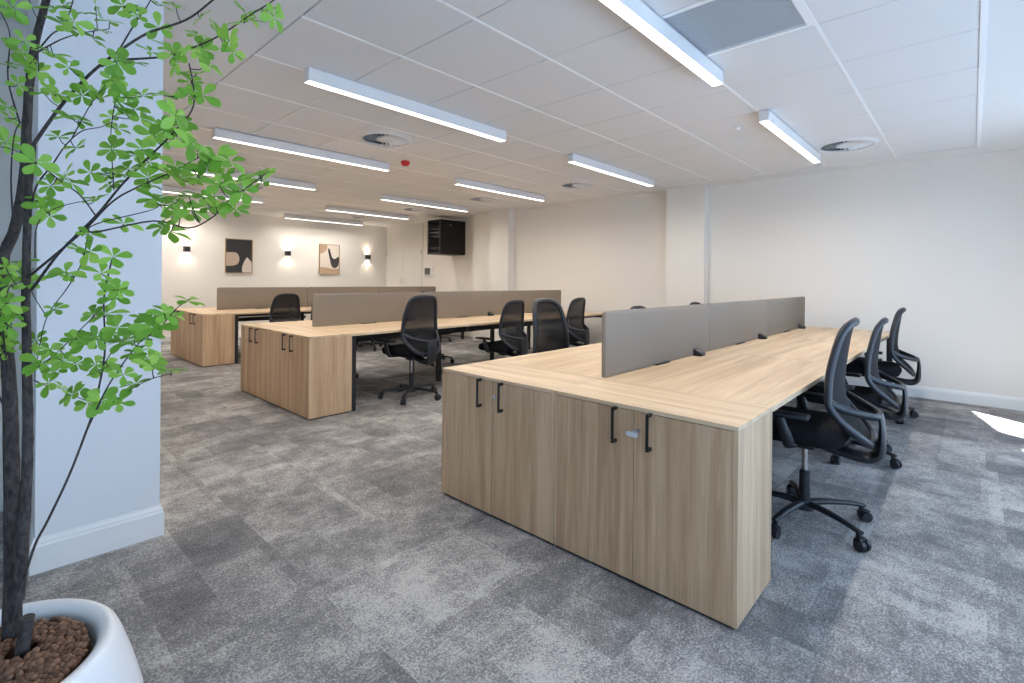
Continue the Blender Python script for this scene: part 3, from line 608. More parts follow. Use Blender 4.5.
A = [1.861, 1.995, 2.135]        # x of each desk row's end
B = [0.610, 4.277, 7.833]        # y of each desk row's near side
cab0 = make_cabinet()
cab_lab = [
    ('oak two-door cabinet of the closest desk row, key and tag in its lock',
     'oak two-door cabinet of the closest desk row, bare round lock without a key'),
    ('oak two-door cabinet of the middle desk row, at the corner beside the black desk leg',
     'oak two-door cabinet of the middle desk row, on the half turned towards the pictures'),
    ('oak two-door cabinet of the desk row under the pictures, at its tan corner',
     'oak two-door cabinet of the desk row under the pictures, partly behind the leafy twig'),
]
for r in range(3):
    for k in range(2):
        loc = (A[r], B[r] + HW * k, 0)
        if r == 0 and k == 0:
            cab0.location = loc; cab0['label'] = cab_lab[0][0]
        else:
            dup(cab0, cab_lab[r][k], loc)
# a key with a tag hanging from the nearest lock
ky = thing('key', 'small key with a pale plastic tag hanging from the closest cabinet lock', 'key', (A[0], B[0] + HW / 2 - 0.018, 0.642))
MB().box(-0.026, -0.0075, -0.001, 0.001, -0.004, 0.004).cyl((-0.026, 0, 0), (-0.0275, 0, 0), 0.010, 0.010, 20).build('blade', M['silver'], ky, 40)
MB().sweep([(-0.0265, 0.011 * math.cos(q * PI / 6), -0.005 + 0.011 * math.sin(q * PI / 6)) for q in range(12)], 0.0012, 0.0012, (1, 0, 0), True, 6, 2).build('ring', M['silver'], ky, 60)
MB().prism([(0.008 + 0.03 * (q // 8) + 0.0125 * math.cos(PI / 2 + PI * q / 7 if q < 8 else -PI / 2 + PI * (q - 8) / 7), 0.0105 * math.sin(PI / 2 + PI * q / 7 if q < 8 else -PI / 2 + PI * (q - 8) / 7)) for q in range(16)], 0, 0.005, 0.001).build('tag', M['clear_tag'], ky)
tg = ky.children[-1]
tg.rotation_euler = (PI / 2, 0, -PI / 2)
tg.location = (-0.029, 0.032, -0.010)

# ------------------------------------------------------------------ bench desks
L = 4.862
UNIT = (L - CD) / 3


def make_bench():
    t = thing('bench_desk', '', 'desk', (0, 0, 0), 0, 'long oak bench desks')
    x0 = CD + 0.001
    ZT = H - 0.025
    for i in range(3):
        for s in (0, 1):
            ya, yb = (0.0, HW - 0.004) if s == 0 else (HW + 0.004, W - 0.001)
            MB().box(x0 + UNIT * i, x0 + UNIT * (i + 1) - 0.0015, ya, yb, ZT, H, 0.0015, 1).build('worktop', M['oak_x'], t)
    f = MB()
    zb = ZT - 0.05
    for yy in (0.22, HW - 0.14, HW + 0.14, W - 0.22):
        f.box(x0 + 0.05, L - 0.05, yy - 0.02, yy + 0.02, zb, ZT - 0.0005)
    for i in range(4):
        xx = [x0 + 0.001, x0 + UNIT - 0.025, x0 + 2 * UNIT - 0.025, L - 0.052][i]
        f.box(xx, xx + 0.05, 0.03, W - 0.03, zb, ZT - 0.0005, 0.002, 1)
    f.build('frame', M['black_metal'], t)
    for i in range(4):
        xx = [x0 + 0.001, x0 + UNIT - 0.025, x0 + 2 * UNIT - 0.025, L - 0.052][i]
        yy = 0.012 if i in (0, 3) else HW - 0.30
        for y in (yy, W - yy - 0.05):
            MB().box(xx, xx + 0.05, y, y + 0.05, 0.0, ZT - 0.001, 0.003, 1).build('leg', M['black_metal'], t)
    for i in range(3):
        c = MB()
        xa, xb = x0 + UNIT * i + 0.12, x0 + UNIT * (i + 1) - 0.12
        c.box(xa, xb, HW - 0.13, HW + 0.13, 0.555, 0.560).box(xa, xb, HW - 0.132, HW - 0.127, 0.555, 0.60).box(xa, xb, HW + 0.127, HW + 0.132, 0.555, 0.60)
        for xx in (xa + 0.05, xb - 0.09):
            for yy in (HW - 0.131, HW + 0.127):
                c.box(xx, xx + 0.04, yy, yy + 0.004, 0.60, zb + 0.001)
        c.build('cable_tray', M['black_metal'], t)
    return t


bench0 = make_bench()
bench_lab = ['long oak bench desk of the closest row, in front of the blank pale wall',
             'long oak bench desk of the middle row, behind the closest row',
             'long oak bench desk of the row under the pictures']
for r in range(3):
    if r == 0:
        bench0.location = (A[0], B[0], 0); bench0['label'] = bench_lab[0]
    else:
        dup(bench0, bench_lab[r], (A[r], B[r], 0))

# ------------------------------------------------------------------ felt dividers on the worktops
SL = 1.4365


def make_divider():
    t = thing('desk_divider', '', 'divider', (0, 0, 0), 0, 'grey felt dividers along the desk rows')
    h = 0.355
    r = 0.025
    b0 = 0.004
    pts = [(0.002, b0), (SL - 0.002, b0)]
    for c, a0 in (((SL - 0.002 - r, h - r), 0), ((0.002 + r, h - r), PI / 2)):
        for q in range(7):
            a = a0 + q * PI / 12
            pts.append((c[0] + r * math.cos(a), c[1] + r * math.sin(a)))
    p = MB().prism(pts, -0.0125, 0.0125, 0.003).build('panel', M['screen'], t, 35)
    p.rotation_euler = (PI / 2, 0, 0)
    for x in (0.66, SL - 0.245):
        c = MB()
        if x < 1:
            for s in (-1, 1):
                c.box(x - 0.09, x + 0.09, s * 0.0135 - 0.006 + s * 0.007, s * 0.0135 + 0.006 + s * 0.007, 0.0, 0.009, 0.002, 1)
            c.box(x - 0.09, x + 0.09, -0.013, 0.013, 0.0, 0.005)
            c.build('bracket', M['black_metal'], t)
        else:
            for s in (-1, 1):
                k = MB()
                q = [(s * 0.0130, 0.0), (s * 0.072, 0.0), (s * 0.072, 0.022), (s * 0.0130, 0.05)]
                lo = [k.bm.verts.new((x - 0.055, a, b)) for a, b in q]
                hi = [k.bm.verts.new((x + 0.0185, a, b)) for a, b in q]
                k.bm.faces.new(lo); k.bm.faces.new(hi[::-1])
                for i in range(4):
                    k.bm.faces.new((lo[i], hi[i], hi[(i + 1) % 4], lo[(i + 1) % 4]))
                bmesh.ops.bevel(k.bm, geom=k.bm.edges[:], offset=0.003, segments=2, profile=0.5, affect='EDGES')
                k.build('clamp', M['black_plastic'], t, 40)
    return t


div0 = make_divider()
row_nm = ['closest desk row', 'middle desk row', 'desk row under the pictures']
pos_nm = ['next to the cabinets', 'between two other dividers', 'farthest from the cabinets']
for r in range(3):
    for k in range(3):
        lab = 'grey felt divider on the %s, %s' % (row_nm[r], pos_nm[k])
        loc = (A[r] + CD + 0.010 + 1.438 * k, B[r] + HW, H + 0.0003)
        if r == 0 and k == 0:
            div0.location = loc; div0['label'] = lab
        else:
            dup(div0, lab, loc)

# ------------------------------------------------------------------ task chairs
OUT = [(0.0, 1.015), (0.084, 1.012), (0.140, 0.995), (0.174, 0.955), (0.194, 0.88), (0.211, 0.77), (0.220, 0.66),
       (0.220, 0.61), (0.210, 0.55), (0.176, 0.488), (0.115, 0.444), (0.048, 0.426), (0.0, 0.424)]
YPROF = [(0.42, -0.292), (0.45, -0.278), (0.50, -0.245), (0.555, -0.210), (0.62, -0.186), (0.70, -0.177), (0.78, -0.182), (0.88, -0.194), (0.95, -0.204), (1.02, -0.218)]


def yback(x, z):
    for (z0, y0), (z1, y1) in zip(YPROF, YPROF[1:]):
        if z <= z1:
            t = max(0, (z - z0) / (z1 - z0))
            y = y0 + (y1 - y0) * t
            break
    else:
        y = YPROF[-1][1]
    wrap = 0.055 * max(0.0, min(1.0, (z - 0.42) / 0.18))
    return y + wrap * (x / 0.220) ** 2


def make_chair():
    t = thing('task_chair', '', 'chair', (0, 0, 0), 0, 'black mesh task chairs')
    P = [(x, yback(x, z), z) for x, z in OUT] + [(-x, yback(x, z), z) for x, z in OUT[-2:0:-1]]
    MB().sweep(P, 0.0205, 0.0175, (0, 1, 0), True, 14, 4).build('back_frame', M['frame_plastic'], t, 80)

    def hx(z):
        for (x0, z0), (x1, z1) in zip(OUT, OUT[1:]):
            if z1 <= z <= z0:
                return x0 + (x1 - x0) * (z0 - z) / max(1e-6, z0 - z1)
        return 0

    def fn(u, v):
        z = 0.429 + (1.008 - 0.429) * (0.5 - 0.5 * math.cos(PI * v))
        x = (2 * u - 1) * hx(z)
        return (x, yback(x, z) + 0.004, z)
    MB().grid(fn, 14, 30).build('back_mesh', M['mesh'], t, 80)
    s = MB()
    half = [(0.218, yback(0.218, 0.635) - 0.004, 0.635), (0.187, -0.185, 0.605), (0.138, -0.250, 0.582), (0.075, -0.303, 0.565), (0.0, -0.318, 0.558)]
    s.sweep(half + [(-x, y, z) for x, y, z in half[-2::-1]], [0.021, 0.020, 0.018, 0.018, 0.02, 0.018, 0.018, 0.020, 0.021], 0.014, (0, 1, 0.2), False, 12, 4)
    s.build('lumbar_strut', M['frame_plastic'], t, 80)
    sp = MB()
    sp.sweep([(0, -0.320, 0.575), (0, -0.328, 0.52), (0, -0.328, 0.45), (0, -0.318, 0.375), (0, -0.27, 0.345), (0, -0.16, 0.355), (0, -0.05, 0.375)],
             [0.050, 0.062, 0.066, 0.066, 0.062, 0.055, 0.05], [0.012, 0.014, 0.017, 0.024, 0.028, 0.026, 0.022], (0, 1, 0.75), False, 16, 4)
    sp.build('spine', M['black_plastic'], t, 70)
    mc = MB()
    mc.box(-0.085, 0.085, -0.11, 0.13, 0.365, 0.412, 0.012)
    mc.cyl((0.085, 0.05, 0.39), (0.20, 0.05, 0.385), 0.006).cyl((0.19, 0.05, 0.385), (0.235, 0.05, 0.384), 0.011)
    mc.box(-0.05, 0.05, -0.05, 0.05, 0.34, 0.37, 0.01)
    mc.build('mechanism', M['black_plastic'], t, 50)
    # upholstered seat with a waterfall front edge

    def seat(u, v, top):
        a, b = 2 * u - 1, 2 * v - 1
        k = 1 - 0.16 * max(0, -b) ** 2 - 0.06 * max(0, b) ** 2
        e = (1 - min(1, abs(a)) ** 6) * (1 - min(1, abs(b)) ** 6)
        x = 0.245 * a * k * (1 - 0.10 * abs(b) ** 6)
        y = 0.03 + 0.235 * b * (1 - 0.07 * abs(a) ** 6)
        if top:
            z = 0.455 + 0.040 * max(0, e) ** 0.35 + 0.012 * a * a * e - 0.035 * max(0, b - 0.35) ** 2 + 0.01 * max(0, -b) ** 2 * e
        else:
            z = 0.455 - 0.062 * max(0, e) ** 0.35 - 0.035 * max(0, b - 0.35) ** 2
        return (x, y, z)
    q = MB()
    q.grid(lambda u, v: seat(u, v, True), 20, 20).grid(lambda u, v: seat(u, v, False), 20, 20)
    bmesh.ops.remove_doubles(q.bm, verts=q.bm.verts[:], dist=0.0005)
    q.build('seat', M['seat_fabric'], t, 80)
    for sgn in (-1, 1):
        a = MB()
        a.sweep([(sgn * 0.10, 0.03, 0.398), (sgn * 0.20, 0.03, 0.397), (sgn * 0.262, 0.03, 0.408), (sgn * 0.280, 0.038, 0.45), (sgn * 0.288, 0.058, 0.51), (sgn * 0.288, 0.07, 0.555)],
                [0.024, 0.026, 0.028, 0.027, 0.024, 0.022], [0.010, 0.011, 0.014, 0.014, 0.014, 0.014], (0.96 * sgn, 0, 0.25), False, 12, 4)
        ar = a.build('armrest', M['black_plastic'], t, 70)
        MB().box(sgn * 0.288 - 0.042, sgn * 0.288 + 0.042, -0.06, 0.185, 0.552, 0.574, 0.010, 3).build('arm_pad', M['black_plastic'], ar, 50)
    MB().cyl((0, 0, 0.20), (0, 0, 0.40), 0.0145, 0.0145, 24).build('gas_lift', M['chrome'], t, 40)
    MB().cyl((0, 0, 0.075), (0, 0, 0.262), 0.027, 0.025, 24).cyl((0, 0, 0.262), (0, 0, 0.268), 0.025, 0.020, 24).cyl((0, 0, 0.065), (0, 0, 0.118), 0.046, 0.040, 24).build('column', M['black_plastic'], t, 40)
    leg = None
    for k in range(5):
        if leg is None:
            b = MB()
            b.sweep([(0.03, 0, 0.098), (0.12, 0, 0.101), (0.22, 0, 0.096), (0.315, 0, 0.083)], [0.023, 0.021, 0.018, 0.016], [0.017, 0.015, 0.012, 0.010], (0, 0, 1), False, 12, 4)
            leg = b.build('leg', M['black_plastic'], t, 60)
            c = MB()
            c.cyl((0.30, 0, 0.088), (0.30, 0, 0.05), 0.012, 0.012, 14)
            for s2 in (-1, 1):
                c.cyl((0.318, s2 * 0.009, 0.0285), (0.318, s2 * 0.025, 0.0285), 0.028, 0.026, 24)
            c.cyl((0.318, -0.01, 0.0285), (0.318, 0.01, 0.0285), 0.020, 0.020, 18)
            c.sweep([(0.290, 0, 0.030), (0.293, 0, 0.052), (0.312, 0, 0.062), (0.334, 0, 0.056)], 0.021, 0.006, (1, 0, 1), False, 10, 3)
            c.build('caster', M['black_plastic'], leg, 45)
            cast = leg.children[0]
        else:
            l2 = leg.copy(); COL.objects.link(l2); l2.parent = t
            c2 = cast.copy(); COL.objects.link(c2); c2.parent = l2
    return t


UPPER = ('back_frame', 'back_mesh', 'lumbar_strut', 'spine', 'mechanism', 'seat', 'armrest', 'gas_lift')


def set_chair(c, lift, base):
    k = 0
    for ch in c.children:
        s = ch.name.split('.')[0]
        if s in UPPER:
            ch.location.z = lift
        elif s == 'leg':
            ch.rotation_euler = (0, 0, base + k * 2 * PI / 5)
            k += 1


R_ = math.radians
D1, D2, D3 = B
CH = [
    # x, y, rotation deg, lift, base angle deg, label
    (2.995, D1 + 0.035, 4, 0.05, -48, 'black mesh task chair closest to the camera, silver gas lift showing'),
    (4.38, D1 + 0.055, 4, -0.02, -40, 'black mesh task chair second along the window side of the closest desk row'),
    (5.86, D1 + 0.07, 6, 0.0, -66, 'black mesh task chair by the pale wall, last on the window side'),
    (3.09, D1 + W + 0.02, 180 + 4, 0.08, 20, 'wide black chair back rising behind the closest oak worktop, clear of the dividers'),
    (4.60, D1 + W + 0.03, 180, -0.03, 5, 'black chair behind the closest grey dividers, small top peeking over the first one'),
    (6.03, D1 + W + 0.03, 180, -0.03, 40, 'black chair behind the closest grey dividers, small dark top peeking before the pier'),
    (3.14, D2 + 0.075, 3, 0.062, 4, 'black mesh task chair seen whole from behind at the middle desk row, wheels in view'),
    (4.49, D2 + 0.02, 4, -0.02, 30, 'black mesh task chair between two other chairs at the middle desk row'),
    (5.86, D2 + 0.04, 4, -0.02, 10, 'black mesh task chair at the far end of the middle desk row'),
    (3.08, D2 + W + 0.0, 180, 0.0, -58, 'black chair across the middle desk row, one wheel seen beside the cabinet-end leg'),
    (4.67, D2 + W + 0.02, 180, 0.043, -54, 'black chair across the middle desk row, its back tip just over the divider'),
    (3.20, D3 - 0.02, 2, -0.01, 25, 'black mesh task chair at the desk row under the pictures, its back in view'),
    (4.80, D3 - 0.0, 2, -0.02, 30, 'black chair at the row under the pictures, wheels seen below the middle worktop'),
    (6.20, D3 + 0.02, 2, -0.02, -38, 'black chair at the row under the pictures, one wheel seen by a thin leg'),
]
ch0 = make_chair()
for i, (x, y, rz, lift, base, lab) in enumerate(CH):
    if i == 0:
        continue
    c = dup(ch0, lab, (x, y, 0), R_(rz))
    set_chair(c, lift, R_(base - rz))
x, y, rz, lift, base, lab = CH[0]
ch0.location = (x, y, 0); ch0.rotation_euler = (0, 0, R_(rz)); ch0['label'] = lab
set_chair(ch0, lift, R_(base - rz))

# ------------------------------------------------------------------ linear ceiling lights
ZL = 2.53


def make_light(length):
    t = thing('linear_light', '', 'ceiling light', (0, 0, 0), 0, 'white linear ceiling lights')
    w = 0.035
    b = MB()
    b.box(0, length, -w, -w + 0.004, ZL, ZC - 0.004).box(0, length, w - 0.004, w, ZL, ZC - 0.004).box(0, length, -w, w, ZC - 0.012, ZC - 0.004)
    b.box(0, 0.004, -w, w, ZL, ZC - 0.004).box(length - 0.004, length, -w, w, ZL, ZC - 0.004)
    b.build('housing', M['white_plastic'], t)
    MB().box(0.004, length - 0.004, -w + 0.004, w - 0.004, ZL - 0.001, ZL + 0.004).build('diffuser', M['lamp_glow'], t)
    ld = bpy.data.lights.new('light_output', 'AREA')
    ld.shape = 'RECTANGLE'
    ld.size, ld.size_y = length - 0.01, 0.06
    ld.energy = LAMP
    ld.color = (1.0, 0.925, 0.845)
    ld.spread = math.radians(SPREAD)
    lo = bpy.data.objects.new('light_output', ld)
    COL.objects.link(lo)
    lo.parent = t
    lo.location = (length / 2, 0, ZL - 0.004)
    k = MB()
    for x in (0.12, length - 0.16):
        k.box(x, x + 0.10, -0.02, 0.02, ZC - 0.004, ZC - 0.002)
    k.build('bracket', M['silver'], t)
    return t


lt0 = make_light(1.84)
LROW = [1.215, 3.165, 5.07, 6.98, 8.88, 10.76]
LX0 = [1.41, 1.44, 1.455, 1.475, 1.455, 1.455]
LX1 = [4.205, 4.31, 4.345, 4.42, 4.435, 4.455]
LL = [
    ('linear ceiling light running past the square air grille', 'linear ceiling light beside a round vent, closest to the blank pale wall'),
    ('linear ceiling light over the cabinets of the middle row, second from the air grille', 'linear ceiling light in front of the pier on the pale wall'),
    ('linear ceiling light one row past the red sounder, on its left', 'linear ceiling light pointing at the recess beside the second pier'),
    ('linear ceiling light partly behind the green twigs, in line with a second air grille', 'linear ceiling light ending above the black wall cabinet'),
    ('linear ceiling light crossed by leaves, one row short of the picture wall', 'linear ceiling light one row short of the picture wall, clear of leaves'),
    ('linear ceiling light mostly hidden by leaves, closest to the picture wall', 'linear ceiling light above the second picture, closest to the picture wall'),
]
first = True
for k in range(6):
    for s in (0, 1):
        loc = ((LX0 if s == 0 else LX1)[k], LROW[k], 0)
        if first:
            lt0.location = loc; lt0['label'] = LL[0][0]; first = False
        else:
            dup(lt0, LL[k][s], loc)

# ------------------------------------------------------------------ round vents and air grilles
def make_vent():
    t = thing('ceiling_vent', '', 'vent', (0, 0, 0), 0, 'round swirl vents in the ceiling')
    MB().lathe([(0, ZC - 0.0015), (0.245, ZC - 0.0015), (0.245, ZC - 0.0005)], 48).build('shade_backing', M['diffuser_dark'], t)  # flat dark disc in place of a shaded opening
    f = MB()
    n = 26
    for q in range(n):
        a = 2 * PI * q / n
        c, s_ = math.cos(a), math.sin(a)
        r0, r1, hw = 0.088, 0.226, 0.011
        P = []
        for r in (r0, r1):
            for e, z in ((hw, ZC - 0.018), (-hw, ZC - 0.003)):
                for dz in (0.0, 0.0012):
                    P.append(f.bm.verts.new((r * c - e * s_, r * s_ + e * c, z + dz)))
        for ix in ((0, 2, 3, 1), (4, 5, 7, 6), (0, 1, 5, 4), (2, 6, 7, 3), (0, 4, 6, 2), (1, 3, 7, 5)):
            f.bm.faces.new([P[k] for k in ix])
    f.lathe([(0, ZC - 0.020), (0.085, ZC - 0.020), (0.095, ZC - 0.010), (0.095, ZC - 0.002)], 40)
    f.lathe([(0.222, ZC - 0.002), (0.224, ZC - 0.020), (0.220, ZC - 0.020), (0.262, ZC - 0.0005)], 48)
    f.build('vanes', M['tile_white'], t)
    return t


vt0 = make_vent()
VL = [(2.69, 4.18, 'round ceiling vent between the red sounder and the linear lights over the middle row'),
      (5.79, 0.91, 'round ceiling vent closest to the blank pale wall and the window side'),
      (5.79, 4.11, 'round ceiling vent in front of the wide wall recess between the two piers'),
      (5.79, 6.03, 'round ceiling vent in front of the pier beside the black wall cabinet'),
      (5.79, 7.95, 'round ceiling vent just in front of the black wall cabinet'),
      (5.79, 9.87, 'round ceiling vent in front of the cupboard doors, closest to the picture wall')]
for i, (x, y, lab) in enumerate(VL):
    if i == 0:
        vt0.location = (x, y, 0); vt0['label'] = lab
    else:
        dup(vt0, lab, (x, y, 0))


def make_grille():
    t = thing('air_grille', '', 'vent', (0, 0, 0), 0, 'square air grilles in the ceiling')
    w, d, e = 0.617, TP - 0.0144, 0.03
    f = MB()
    f.box(0, w, 0, e, ZC - 0.001, ZC + 0.03).box(0, w, d - e, d, ZC - 0.001, ZC + 0.03).box(0, e, e, d - e, ZC - 0.001, ZC + 0.03).box(w - e, w, e, d - e, ZC - 0.001, ZC + 0.03)
    f.build('frame', M['tbar'], t)
    c = MB()
    n = 30
    for i in range(1, n):
        x = e + (w - 2 * e) * i / n
        c.box(x - 0.003, x + 0.003, e, d - e, ZC + 0.004, ZC + 0.022)
        y = e + (d - 2 * e) * i / n
        c.box(e, w - e, y - 0.0012, y + 0.0012, ZC + 0.008, ZC + 0.022)
    c.build('egg_crate', M['grille_grey'], t)
    MB().box(e, w - e, e, d - e, ZC + 0.024, ZC + 0.03).build('shade_backing', M['diffuser_dark'], t)  # dark plate painted for the shade behind the crate
    return t


gr0 = make_grille()
for k, (i, j) in enumerate(GR):
    loc = (TX0 + 0.62 * i + 0.0015, TY0 + TP * j + 0.0072, 0)
    if k == 0:
        gr0.location = loc; gr0['label'] = 'large square grey air grille in the ceiling beside the closest linear light'
    else:
        dup(gr0, 'square grey air grille in the ceiling half behind the green twigs', loc)

# red sounder and smoke sensor
sd = thing('fire_sounder', 'small red fire alarm sounder on the ceiling', 'alarm', (3.35, 4.80, 0))
MB().lathe([(0, ZC - 0.004), (0.045, ZC - 0.004), (0.045, ZC - 0.0005)], 32).build('base', M['white_plastic'], sd, 40)
MB().lathe([(0, ZC - 0.060), (0.030, ZC - 0.059), (0.040, ZC - 0.050), (0.050, ZC - 0.030), (0.050, ZC - 0.012), (0.042, ZC - 0.004), (0, ZC - 0.004)], 32).build('horn', M['red'], sd, 50)
sm = thing('smoke_detector', 'small white smoke sensor on the ceiling near the closest linear light pair', 'detector', (4.55, 1.53, 0))
MB().lathe([(0, ZC - 0.008), (0.035, ZC - 0.008), (0.040, ZC - 0.0005)], 32).build('base', M['white_plastic'], sm, 40)
MB().lathe([(0, ZC - 0.026), (0.018, ZC - 0.025), (0.024, ZC - 0.018), (0.022, ZC - 0.008), (0, ZC - 0.008)], 32).build('sensor', M['white_plastic'], sm, 40)

# ------------------------------------------------------------------ wall lights, pictures, cabinet, panel
def make_sconce():
    t = thing('wall_light', '', 'wall light', (0, 0, 0), 0, 'small black cube wall lights')
    s = 0.05
    b = MB()
    z0, z1 = -s, s
    b.box(-s, s, -0.095, -0.091, z0, z1).box(-s, s, -0.012, -0.001, z0, z1).box(-s, -s + 0.004, -0.095, -0.001, z0, z1).box(s - 0.004, s, -0.095, -0.001, z0, z1).box(-s, s, -0.095, -0.001, -0.006, 0.006)
    b.build('housing', M['black_metal'], t)
    for sg in (-1, 1):
        MB().box(-0.03, 0.03, -0.078, -0.030, sg * 0.012 - 0.003, sg * 0.012 + 0.003).build('led', M['sconce_glow'], t)
    return t


sc0 = make_sconce()
SL_ = [(2.795, 1.803, 'small black wall light left of the dark picture, by the leaf tips'), (4.757, 1.806, 'small black wall light between the two pictures'),
       (6.777, 1.803, 'small black wall light between the light picture and the room corner')]
for i, (x, z, lab) in enumerate(SL_):
    if i == 0:
        sc0.location = (x, YA, z); sc0['label'] = lab
    else:
        dup(sc0, lab, (x, YA, z))
    for sg in (-1, 1):
        ld = bpy.data.lights.new('wall_light_beam', 'SPOT')
        ld.energy = SPOT
        ld.color = (1, 0.83, 0.64)
        ld.spot_size = R_(110)
        ld.spot_blend = 0.55
        ld.shadow_soft_size = 0.012
        lo = bpy.data.objects.new('wall_light_beam', ld)
        COL.objects.link(lo)
        lo.location = (x, YA - 0.055, z + sg * 0.045)
        lo.rotation_euler = (0 if sg < 0 else PI, 0, 0)


def blob(pts, n=6):
    P = [Vector((x, y)) for x, y in pts]
    m = len(P)
    out = []
    for i in range(m):
        p0, p1, p2, p3 = P[i - 1], P[i], P[(i + 1) % m], P[(i + 2) % m]
        for s in range(n):
            t = s / n
            v = 0.5 * ((2 * p1) + (p2 - p0) * t + (2 * p0 - 5 * p1 + 4 * p2 - p3) * t * t + (3 * p1 - p0 - 3 * p2 + p3) * t ** 3)
            out.append((v.x, v.y))
    return out


def picture(lab, x0, x1, z0, z1, base, shapes):
    w, h = x1 - x0, z1 - z0
    t = thing('framed_picture', lab, 'picture', (x0, YA, z0), 0, 'framed abstract pictures')
    f = MB()
    e = 0.014
    f.box(0, w, -0.032, -0.001, 0, e).box(0, w, -0.032, -0.001, h - e, h).box(0, e, -0.032, -0.001, e, h - e).box(w - e, w, -0.032, -0.001, e, h - e)
    f.build('frame', M['frame_oak'], t)
    MB().box(e, w - e, -0.022, -0.002, e, h - e).build('print', M[base], t)
    for i, (m, pts) in enumerate(shapes):
        q = MB()
        q.prism([(min(max(a, 0.004), 0.996) * (w - 2 * e) + e, min(max(b, 0.004), 0.996) * (h - 2 * e) + e) for a, b in pts], 0.0222 + 0.0004 * i, 0.0226 + 0.0004 * i)
        o = q.build('shape', M[m], t)
        o.rotation_euler = (PI / 2, 0, 0)
    return t


picture('framed picture of pale round shapes on charcoal', 3.487, 4.017, 1.344, 2.062, 'charcoal', [
    ('beige_print', blob([(-0.05, 0.56), (0.22, 0.61), (0.42, 0.58), (0.51, 0.43), (0.44, 0.26), (0.20, 0.20), (-0.05, 0.24)])),
    ('pale_print', blob([(0.66, 0.0), (0.62, 0.14), (0.68, 0.30), (0.80, 0.46), (0.90, 0.40), (1.0, 0.30), (1.03, 0.1), (1.0, 0.0)])),
])
picture('framed picture of a dark swoosh on cream and tan', 5.505, 6.015, 1.353, 2.066, 'cream_print', [
    ('tan_print', [(0, 0), (1, 0), (1, 0.17), (0.7, 0.155), (0.35, 0.20), (0, 0.22)]),
    ('tan_print', blob([(-0.02, 1.02), (0.33, 1.02), (0.36, 0.86), (0.22, 0.74), (-0.02, 0.70)])),
    ('charcoal', blob([(0.42, 0.86), (0.48, 0.87), (0.56, 0.72), (0.64, 0.56), (0.80, 0.52), (0.97, 0.60), (1.0, 0.44), (0.93, 0.26), (0.76, 0.19), (0.60, 0.27), (0.50, 0.52), (0.42, 0.76)])),
])

# black comms cabinet on the right wall
X0, X1, Y0, Y1, Z0, Z1 = 6.646, XF, 8.237, 8.682, 1.79, 2.528
t = thing('wall_rack_cabinet', 'black data cabinet with a smoked glass front hung high on the wall', 'cabinet', (X0, Y0, Z0))
dx, dy, dz = X1 - X0, Y1 - Y0, Z1 - Z0
b = MB()
b.box(0.012, dx - 0.001, 0, 0.012, 0, dz).box(0.012, dx - 0.001, dy - 0.012, dy, 0, dz).box(0.012, dx - 0.001, 0.012, dy - 0.012, 0, 0.012).box(0.012, dx - 0.001, 0.012, dy - 0.012, dz - 0.012, dz).box(dx - 0.013, dx - 0.001, 0.012, dy - 0.012, 0.012, dz - 0.012)
b.build('body', M['black_gloss'], t)
f = MB()
f.box(0, 0.011, 0, 0.045, 0, dz).box(0, 0.011, dy - 0.045, dy, 0, dz).box(0, 0.011, 0.045, dy - 0.045, 0, 0.04).box(0, 0.011, 0.045, dy - 0.045, dz - 0.04, dz)
dr = f.build('door', M['black_gloss'], t)
MB().box(0.003, 0.007, 0.045, dy - 0.045, 0.04, dz - 0.04).build('glass', M['smoked_glass'], dr)
MB().box(-0.014, 0.0, 0.012, 0.030, 0.32, 0.40, 0.003).build('latch', M['black_metal'], dr)
for k, (zz, hh, m) in enumerate(((0.60, 0.028, 'grey_plastic'), (0.535, 0.022, 'silver'), (0.455, 0.022, 'white_plastic'), (0.375, 0.024, 'silver'), (0.10, 0.05, 'grey_plastic'))):
    MB().box(0.035, 0.30, 0.06, dy - 0.06, zz, zz + hh, 0.002, 1).build('equipment', M[m], t)
MB().cyl((0.27, -0.001, 0.635), (0.27, -0.010, 0.635), 0.017, 0.016, 24).build('side_lock', M['silver'], t, 40)

# small control panel on the wall
t = thing('wall_control_panel', 'small grey control panel with a white border on the wall below the black cabinet', 'control panel', (XF, 9.34, 1.31))
MB().box(-0.012, -0.001, 0.0, 0.36, 0.0, 0.25, 0.004).build('backplate', M['white_plastic'], t)
MB().box(-0.024, -0.012, 0.13, 0.33, 0.05, 0.21, 0.003).build('keypad', M['grey_plastic'], t)

# ------------------------------------------------------------------ potted tree
PX, PY = 0.0, 1.5
pt = thing('potted_tree', 'slender leafy green tree in a round white planter', 'potted tree', (PX, PY, 0))
p = MB()
p.lathe([(0, 0.0), (0.17, 0.0), (0.20, 0.012), (0.255, 0.10), (0.285, 0.20), (0.282, 0.28), (0.262, 0.36), (0.243, 0.42), (0.234, 0.442), (0.226, 0.4505), (0.214, 0.452),
         (0.203, 0.446), (0.196, 0.436), (0.194, 0.42), (0.192, 0.40), (0.188, 0.37), (0, 0.37)], 72)
p.build('planter', M['pot'], pt, 60)


MB().lathe([(0, 0.385), (0.187, 0.385), (0.187, 0.400), (0, 0.402)], 48).build('soil', M['clay'], pt, 40)


